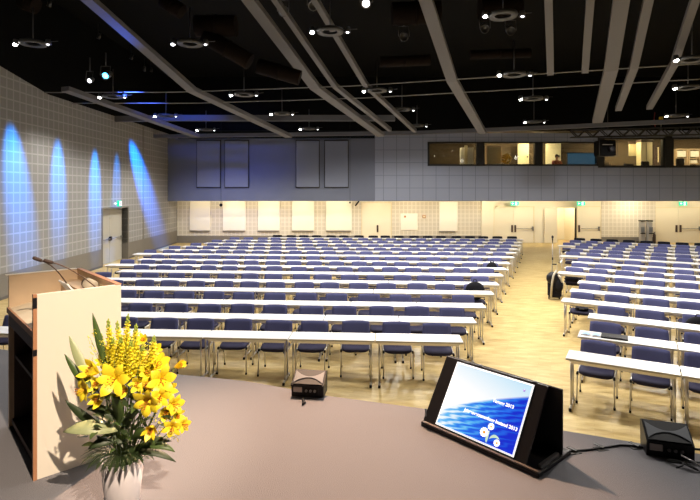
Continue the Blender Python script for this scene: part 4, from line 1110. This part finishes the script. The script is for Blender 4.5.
def leaf(a, b, c, w, m, dy=(-.05, -.08, -.1), nrm=(0, -1, .3), fold=.25, name='leaf', peak=.45):
    MB().blade(bp_(a[0], a[1], dy[0]), bp_(b[0], b[1], dy[1]), bp_(c[0], c[1], dy[2]), w * VY / F, nrm, 9, fold, peak=peak).build(name, m, bq, fix=False, solid=.0012)
leaf((107, 372), (99, 340), (92.5, 313), 7, 'leaf_mid', (0, 0, 0), (.3, -1, .1))
leaf((92, 386), (80, 360), (69, 336), 9, 'leaf_pale', (0, .03, .05), (.4, -1, .1), .4)
leaf((92, 394), (76, 372), (64.5, 354), 7, 'leaf_mid', (0, .02, .02), (.3, -1, .3))
leaf((104, 430), (84, 418), (65, 400), 8, 'leaf', (-.02, -.06, -.1), (.3, -1, .5))
leaf((118, 431), (90, 424), (63, 432), 15, 'leaf_pale', (-.06, -.16, -.14), (.0, -.75, .9), .2)
leaf((122, 452), (148, 445), (176, 462), 9, 'leaf', (-.04, -.1, -.06), (0, -.6, 1))
leaf((130, 448), (160, 440), (175, 452), 8, 'leaf_mid', (-.04, -.08, -.06), (0, -.8, 1))
leaf((130, 440), (146, 425), (155, 446), 9, 'leaf_mid', (-.06, -.16, -.15), (.5, -1, .4))
leaf((138, 436), (150, 440), (172, 441), 7, 'leaf', (-.04, -.08, -.06), (0, -1, 1))
leaf((120, 440), (100, 440), (88, 449), 9, 'leaf', (-.02, -.08, -.1), (0, -1, .8))
leaf((118, 420), (100, 405), (86, 409), 9, 'leaf', (-.02, -.1, -.12), (0, -1, .6))
leaf((118, 425), (122, 405), (112, 396), 10, 'leaf_mid', (-.05, -.12, -.15), (0, -1, .4))
leaf((126, 430), (130, 410), (140, 412), 9, 'leaf', (-.05, -.12, -.16), (0, -1, .4))
for k in range(24):
    a = rnd.uniform(-1, 1); ang = rnd.uniform(0, math.pi * 2); hh = rnd.uniform(.0, .30)
    rr_ = .05 + .12 * math.sin(min(1, hh / .25) * 1.5)
    c0 = Vector((math.cos(ang) * rr_ * .3, math.sin(ang) * rr_ * .3, hh * .7))
    c2 = Vector((math.cos(ang) * rr_ * 1.15, math.sin(ang) * rr_ * 1.0, hh + rnd.uniform(-.02, .05)))
    MB().blade(c0, (c0 + c2) / 2 + Vector((0, 0, .035)), c2, rnd.uniform(.02, .038), (0, -.3, 1), 6, .25).build('leaf', rnd.choice(['leaf', 'leaf', 'leaf_mid']), bq, fix=False)

for (px, py, dy, r_, fc) in [(108, 352, .08, 8, (-.2, -1, .6)), (118, 364, .03, 10, (.1, -1, .5)), (133, 352, .04, 10, (.2, -1, .5)), (148, 372, -.03, 11, (.3, -1, .4)), (138, 384, -.08, 10, (.1, -1, .3)), (168, 390, .0, 11, (.7, -.8, .3)), (125, 390, -.1, 9, (-.1, -1, .2)), (155, 350, .06, 9, (.5, -.8, .6)), (165, 412, -.06, 10, (.5, -1, .1)), (98, 384, -.06, 11, (-.4, -1, .3)), (176, 416, .0, 9, (.9, -.5, .1)), (143, 340, .08, 8, (.1, -1, .6)), (126, 345, .08, 9, (0, -1, .6)), (160, 362, .05, 10, (.6, -.7, .5))]:
    lily(px, py, dy, r_, fc, .75, rotk=rnd.uniform(0, 1), m='snap')
for k in range(150):
    px = rnd.gauss(124, 19); py = rnd.uniform(385, 448)
    if not 84 < px < 170: continue
    dy = rnd.uniform(-.13, .12)
    c0 = bp_(px, py, dy); dr = Vector((rnd.uniform(-1, 1) + (px - 124) * .03, rnd.uniform(-1, .4), rnd.uniform(-.2, .9))).normalized()
    ln = rnd.uniform(.05, .095)
    MB().blade(c0, c0 + dr * ln * .5 + Vector((0, 0, .012)), c0 + dr * ln, rnd.uniform(.018, .034), (0, -.5, 1), 5, .25).build('leaf', rnd.choice(['leaf', 'leaf', 'leaf_mid']), bq, fix=False)
for k in range(9):   # feathery dark fronds hanging over the rim
    ang = R(190 + k * 20); e = Vector((math.cos(ang) * .19, math.sin(ang) * .19, .055 - .008 * (k % 3)))
    mb = MB(); pa, pb, pc_ = Vector((0, 0, .0)), Vector((e.x * .55, e.y * .55, .085)), e
    mb.tube([pa, pb, pc_], .002, 5)
    for i in range(16):
        t = .2 + .8 * i / 15; q = pa * (1 - t) ** 2 + pb * 2 * t * (1 - t) + pc_ * t * t; dd = ((pb - pa) * (1 - t) + (pc_ - pb) * t).normalized()
        sd_ = dd.cross(Vector((0, 0, 1))).normalized()
        for s in (-1, 1): mb.blade(q, q + (sd_ * s + dd) * .02, q + (sd_ * s + dd * 1.4) * .032 + Vector((0, 0, -.002)), .007, (0, 0, 1), 3, .1)
    mb.build('fern_frond', 'leaf', bq, fix=False)
tw = MB(); tf = MB()
for k in range(46):   # fine filler twigs with tiny blossoms
    px = rnd.uniform(88, 178); py = rnd.uniform(330, 365) if px < 150 else rnd.uniform(400, 440)
    e = bp_(px, py, rnd.uniform(-.1, .08)); s0 = bp_(122 + (px - 122) * .4, py + 38 if px < 150 else py + 5, 0)
    tw.tube([s0, (s0 + e) / 2 + Vector((rnd.uniform(-.01, .01), 0, .01)), e], .0011, 4)
    for i in range(8): tf.sphere(e + Vector((rnd.uniform(-.014, .014), rnd.uniform(-.014, .014), rnd.uniform(-.03, .01))), .003, 5, 4)
o = tw.build('filler_twigs', 'stem', bq); o['kind'] = 'stuff'; o = tf.build('filler_blossoms', 'snap', bq); o['kind'] = 'stuff'

# ------------------------------------------------------------------ confidence monitor
O_m = g(424, 424.8, STG); e1 = g(537.6, 477.6, STG); e2 = g(566, 453.6, STG)
uu = (e1 - O_m); bb = (e2 - e1); thM = math.atan2(uu.y, uu.x)
a1 = math.atan2(bb.y, bb.x) - math.pi / 2; thM = thM * .6 + a1 * .4 if abs(a1 - thM) < R(14) else thM
mid_pt = (O_m + e1) / 2; WM = uu.length; DM = bb.length
O_m = mid_pt - Vector((math.cos(thM), math.sin(thM), 0)) * WM / 2
mon = tag(empty('stage_monitor_screen', O_m, thM), 'black wedge shaped floor screen showing a blue slide, facing the lectern', 'monitor')
HB = .49; BK = .31
def mprism(x0, x1, poly, name, m, parent): return MB().prism(poly, x0, x1, axis='x').build(name, m, parent)
mprism(0, WM - .095, [(.0, .03), (.02, .03), (BK + .02, HB), (BK, HB)], 'front_board', 'plastic', mon)
MB().bx(0, WM, BK + .022, BK + .04, .03, HB, .003).build('back_board', 'rubber', mon)
MB().bx(-.005, WM + .01, -.02, DM, 0, .03, .004).build('base_board', 'plastic', mon)
MB().bx(0, WM, -.018, .004, .03, .04).build('front_ledge', 'bezel_shine', mon)
MB().bx(WM - .035, WM - .01, .06, BK, .03, .05).build('floor_bracket', 'steel', mon)
MB().bx(.02, .03, -.001, .01, .08, .14).build('side_clip', 'silver', mon)
for x in (.33, .80): MB().box((x * WM, BK + .01, HB + .006), (.03, .015, .008)).build('catch', 'silver', mon)
# screen lies on the sloping board: local frame
sa = math.atan2(HB - .03, BK)
Ms = Matrix.Translation((0, 0, .03)) @ Matrix.Rotation(sa, 4, 'X')      # x along, y up the slope, z outward is -normal
C_ = Vector((0, 0, EYE)); Mw = Matrix.Translation(O_m) @ Matrix.Rotation(thM, 4, 'Z') @ Ms; Mi = Mw.inverted()
def onscreen(px, py):
    a = Mi @ C_; b = Mi @ (C_ + Vector(((px - 350) / F, 1, -(py - 190) / F)) * 5); t = a.z / (a.z - b.z); q = a + (b - a) * t
    return q.x, q.y
cs = [onscreen(*c) for c in ((457.6, 363), (531.8, 386.4), (513.6, 455), (438.4, 423.8))]
sx0 = (cs[0][0] + cs[3][0]) / 2; sx1 = (cs[1][0] + cs[2][0]) / 2; sy0 = max(.022, (cs[2][1] + cs[3][1]) / 2); sy1 = (cs[0][1] + cs[1][1]) / 2
def slide_mat():
    m = bpy.data.materials.new('slide_picture'); m.use_nodes = True; nt = m.node_tree
    b = nt.nodes['Principled BSDF']; b.inputs['Base Color'].default_value = (.01, .01, .01, 1); b.inputs['Roughness'].default_value = .35
    tc = nt.nodes.new('ShaderNodeTexCoord'); sp = nt.nodes.new('ShaderNodeSeparateXYZ'); nt.links.new(tc.outputs['Generated'], sp.inputs[0])
    x, y = sp.outputs[0], sp.outputs[1]
    # curved horizon: pale above, deep blue below right
    hz = math_node(nt, 'ADD', math_node(nt, 'MULTIPLY', math_node(nt, 'POWER', x, .75), .66), .19)
    below = math_node(nt, 'SMOOTH_MIN', math_node(nt, 'MULTIPLY', math_node(nt, 'SUBTRACT', hz, y), 28.0), 1.0, .1)
    below = math_node(nt, 'MAXIMUM', below, 0.0)
    wv = nt.nodes.new('ShaderNodeTexWave'); wv.inputs['Scale'].default_value = 2.6; wv.inputs['Distortion'].default_value = 5; wv.inputs['Detail'].default_value = 3
    mp = nt.nodes.new('ShaderNodeMapping'); mp.inputs['Scale'].default_value = (.7, 6, 1); mp.inputs['Rotation'].default_value = (0, 0, R(14))
    nt.links.new(tc.outputs['Generated'], mp.inputs[0]); nt.links.new(mp.outputs[0], wv.inputs['Vector'])
    cr = nt.nodes.new('ShaderNodeValToRGB'); el = cr.color_ramp.elements
    el[0].position = 0.2; el[0].color = (.88, .96, 1, 1); el[1].position = 1.0; el[1].color = (.0, .02, .62, 1)
    e = el.new(.45); e.color = (.10, .48, .90, 1); e = el.new(.66); e.color = (.01, .17, .85, 1)
    t = math_node(nt, 'ADD', math_node(nt, 'MULTIPLY', x, .85), math_node(nt, 'MULTIPLY', math_node(nt, 'SUBTRACT', 1.0, y), .28))
    t = math_node(nt, 'ADD', t, math_node(nt, 'MULTIPLY', math_node(nt, 'SUBTRACT', wv.outputs['Fac'], .5), .30))
    nt.links.new(t, cr.inputs[0])
    sk = nt.nodes.new('ShaderNodeValToRGB'); el = sk.color_ramp.elements
    el[0].position = .0; el[0].color = (1, 1, 1, 1); el[1].position = 1; el[1].color = (.30, .68, .92, 1)
    s = math_node(nt, 'ADD', math_node(nt, 'MULTIPLY', y, 1.1), math_node(nt, 'MULTIPLY', x, .4)); s = math_node(nt, 'SUBTRACT', s, .85)
    nt.links.new(s, sk.inputs[0])
    mx = nt.nodes.new('ShaderNodeMix'); mx.data_type = 'RGBA'; nt.links.new(below, mx.inputs[0]); nt.links.new(sk.outputs[0], mx.inputs[6]); nt.links.new(cr.outputs[0], mx.inputs[7])
    nt.links.new(mx.outputs[2], b.inputs['Emission Color']); b.inputs['Emission Strength'].default_value = 1.0
    return m
scr = empty('display', (0, 0, 0)); scr.parent = mon; scr.matrix_local = Ms
MB().bx(sx0 - .012, sx1 + .012, sy0 - .012, sy1 + .012, .001, .006).build('white_border', mat('screen_white', (.8, .8, .8), .4, emit=(1, 1, 1), es=.95), scr)
MB().bx(sx0, sx1, sy0, sy1, .006, .009).build('slide_image', slide_mat(), scr)
sw, sh = sx1 - sx0, sy1 - sy0
mt = mat('slide_text', (.9, .9, .9), .5, emit=(1, 1, 1), es=1.1)
def slide_text(s, x, y, size, right=True):
    cu = bpy.data.curves.new('slide_text', 'FONT'); cu.body = s; cu.size = size; cu.extrude = .0004; cu.offset = size * .03
    cu.align_x = 'RIGHT' if right else 'LEFT'; cu.materials.append(mt)
    tmp = bpy.data.objects.new('slide_text', cu); COL.objects.link(tmp)
    dg = bpy.context.evaluated_depsgraph_get(); dg.update(); me = bpy.data.meshes.new_from_object(tmp.evaluated_get(dg)); bpy.data.objects.remove(tmp)
    o = bpy.data.objects.new('slide_text', me); COL.objects.link(o); o.parent = scr; o.location = (x, y, .0095)
slide_text('Tagung 2013', sx0 + sw * .87, sy0 + sh * .60, .034)
slide_text('Jahresversammlung Instand 2013', sx0 + sw * .98, sy0 + sh * .32, .034)
def daisy(x, y, r):
    mb = MB()
    for k in range(12):
        a = 2 * math.pi * k / 12; d_ = Vector((math.cos(a), math.sin(a), 0))
        mb.blade(Vector((x, y, .0098)) + d_ * r * .2, Vector((x, y, .0105)) + d_ * r * .6, Vector((x, y, .0098)) + d_ * r, r * .5, (0, 0, 1), 4, 0, peak=.6)
    o = mb.build('daisy_petals', 'slide_white', scr, fix=False)
    MB().lathe([(0, .0112), (r * .3, .0112), (r * .3, .0098)], (x, y, 0), 12).build('daisy_centre', 'slide_orange', scr)
M['slide_white'] = mt; M['slide_orange'] = mat('slide_orange', (.5, .2, .02), .5, emit=(.8, .3, .03), es=.9); M['slide_green'] = mat('slide_pale', (.3, .5, .3), .5, emit=(.55, .75, .6), es=.8)
daisy(sx0 + sw * .62, sy0 + sh * .14, .036); daisy(sx0 + sw * .68, sy0 + sh * .25, .026); daisy(sx0 + sw * .80, sy0 + sh * .065, .026)
MB().blade((sx0 + sw * .68, sy0 + sh * .01, .0097), (sx0 + sw * .66, sy0 + sh * .07, .0097), (sx0 + sw * .68, sy0 + sh * .2, .0097), .02, (0, 0, 1), 5, 0).blade((sx0 + sw * .70, sy0 + sh * .08, .0097), (sx0 + sw * .74, sy0 + sh * .18, .0097), (sx0 + sw * .82, sy0 + sh * .12, .0097), .022, (0, 0, 1), 5, 0).build('daisy_stem', 'slide_green', scr, fix=False)
MB().lathe([(0, .0112), (.009, .0112), (.009, .0098)], (sx0 + sw * .93, sy0 + sh * .9, 0), 10).build('slide_emblem', mat('emblem_violet', (.3, .2, .6), .5, emit=(.45, .3, .8), es=.8), scr)
pl_ = bpy.data.lights.new('passage_fill', 'POINT'); pl_.energy = 60; pl_.color = (1, .88, .66); pl_.shadow_soft_size = .2  # unseen fill lamp, added to brighten the passage behind the doorway
po_ = bpy.data.objects.new('passage_fill', pl_); COL.objects.link(po_); po_.location = (bx_px(567), YW + 1.1, 2.4)
spot('screen_glow', Mw @ Vector((sx0 + sw / 2, .3, .05)), Mw @ Vector((sx0 + sw / 2, .3, 3)), 4, (.6, .8, 1), 150, 1, .2)

# cable with tape patches
cab = [g(562, 455, STG), g(572, 452, STG), g(590, 450.5, STG), g(601, 449, STG), g(620, 446, STG), g(636, 447, STG), g(652, 450, STG)]
tag(MB().tube([p + Vector((0, 0, .007)) for p in cab], .007, 6).build('floor_cable', 'rubber'), 'black cable on the stage running from the screen to the right speaker', 'cable')
for i, (px, py, rz, lb) in enumerate([(574, 452.3, .3, 'next to the floor screen'), (601, 449, .2, 'in the middle of the cable'), (636, 447.5, .1, 'next to the right speaker')]):
    p = g(px, py, STG); o = tag(empty('tape_patch', p + Vector((0, 0, .001)), rz), 'black tape patch holding the cable, ' + lb, 'tape', 'tape patches on the stage cable')
    MB().bx(-.045, .045, -.03, .03, .0, .003).build('tape_strip', 'tape', o); MB().box((.0, .02, .016), (.03, .07, .004), Matrix.Rotation(.4, 3, 'Z')).build('tape_end', 'tape', o)
# wedge speakers
def wedge(c, rz, label, W=.33, D=.27, flip=1, hs=.86):
    o = tag(empty('stage_speaker', c, rz), label, 'speaker', 'black wedge speakers at the stage edge')
    prof = [(-D / 2, 0), (-D / 2 - .005, .105), (D / 2 - .04, .195), (D / 2, .18), (D / 2 - .02, 0)]
    MB().prism(prof, -W / 2, W / 2, axis='x').build('cabinet', 'plastic', o)
    n_ = Vector((0, -.11, .27)).normalized(); slope = math.atan2(.09, D - .035)
    m4 = Matrix.Translation((0, -D / 2 - .003, .107)) @ Matrix.Rotation(slope, 4, 'X')
    Lg = math.hypot(.09, D - .035)
    gm = MB(); gm.prism([(-W / 2 + .012, .01), (W / 2 - .012, .01), (W / 2 - .012, Lg - .012), (-W / 2 + .012, Lg - .012)], .001, .006, axis='z', M4=m4); gr_ = gm.build('grille', 'darkgrille', o)
    # pale sheet between two arcs, painted in for reflections on the baffle
    ar = MB(); top = []; bot = []
    for k in range(17):
        q = k / 16 * 2 - 1; x = q * (W / 2 - .014)
        top.append((x, Lg * .50 + Lg * .36 * q * q)); bot.append((x, Lg * .44 - Lg * .34 * q * q))
    vs = [m4 @ Vector((x, y, .009)) for x, y in top] + [m4 @ Vector((x, y, .009)) for x, y in bot]
    ar.add(vs, [(i, i + 1, i + 18, i + 17) for i in range(16)]); ar.build('arc_reflection', 'silver', o, solid=-.003)
    MB().bx(-W / 2 + .02, -W / 2 + .10, -D / 2 - .012, -D / 2 - .003, .045, .09).build('label_plate', 'label_plate', o)
    MB().bx(-W / 2 + .12, W / 2 - .05, -D / 2 - .008, -D / 2 + .0, .03, .095).build('connector_panel', 'rubber', o)
    k = MB()
    for x in (-.01, .03, .07): k.lathe([(0, .0), (.012, .0), (.012, .01), (.008, .012), (0, .006)], (x, -D / 2 - .008, .06), 10, Matrix.Rotation(R(90), 3, 'X'))
    k.build('socket', 'steel', o)
    return o
c1 = g(309, 397, STG) + Vector((0, .10, 0)); wedge(c1, R(-8), 'small black wedge speaker at the stage edge left of the screen', .30, .20)
c2 = g(667, 458, STG) + Vector((.05, .09, 0)); wedge(c2, R(-17), 'black wedge speaker with cable tangle at the stage edge right', .30, .19)
tag(MB().tube([c1 + Vector((-.04, -.16, .02)), c1 + Vector((-.05, -.19, .012)), c1 + Vector((-.03, -.24, .010)), c1 + Vector((-.04, -.29, .012))], [.006, .009, .014, .008], 8).build('speaker_cable', 'rubber'), 'short black cable plug in front of the left wedge speaker', 'cable')
cc = []
for k in range(60):
    q = k / 59; cc.append(c2 + Vector((-.09 + .26 * q + .05 * math.sin(q * 23), -.20 - .055 * math.cos(q * 17) - .04 * q, .011 + .010 * (1 + math.sin(q * 31)))))
tag(MB().tube(cc, .006, 6).build('cable_tangle', 'rubber'), 'tangle of black cables in front of the right wedge speaker', 'cable')
tag(MB().tube([c2 + Vector((.0, -.17, .06)), c2 + Vector((.04, -.23, .05)), c2 + Vector((.11, -.30, .012))], .006, 6).build('patch_lead', 'steel'), 'grey lead hanging from the right wedge speaker', 'cable')
tag(MB().tube([c2 + Vector((.19, .02, .01)), c2 + Vector((.35, -.01, .01)), c2 + Vector((.8, -.12, .01))], .008, 6).build('power_cable', 'rubber'), 'black power cable leaving the right wedge speaker to the right', 'cable')

# ------------------------------------------------------------------ world, camera
w = bpy.data.worlds.new('dark'); w.use_nodes = True; w.node_tree.nodes['Background'].inputs[0].default_value = (.02, .02, .022, 1); w.node_tree.nodes['Background'].inputs[1].default_value = .15
scn.world = w
cam = bpy.data.cameras.new('camera'); co = bpy.data.objects.new('camera', cam); COL.objects.link(co)
cam.sensor_width = 36; cam.lens = F / 700 * 36; cam.shift_y = -60 / 700; cam.clip_start = .05; cam.clip_end = 200
co.location = (0, 0, EYE); co.rotation_euler = (R(90), 0, 0); scn.camera = co
scn.view_settings.view_transform = 'Standard'; scn.view_settings.look = 'None'; scn.view_settings.gamma = 1; scn.view_settings.exposure = 0.0
scn.view_settings.use_curve_mapping = False
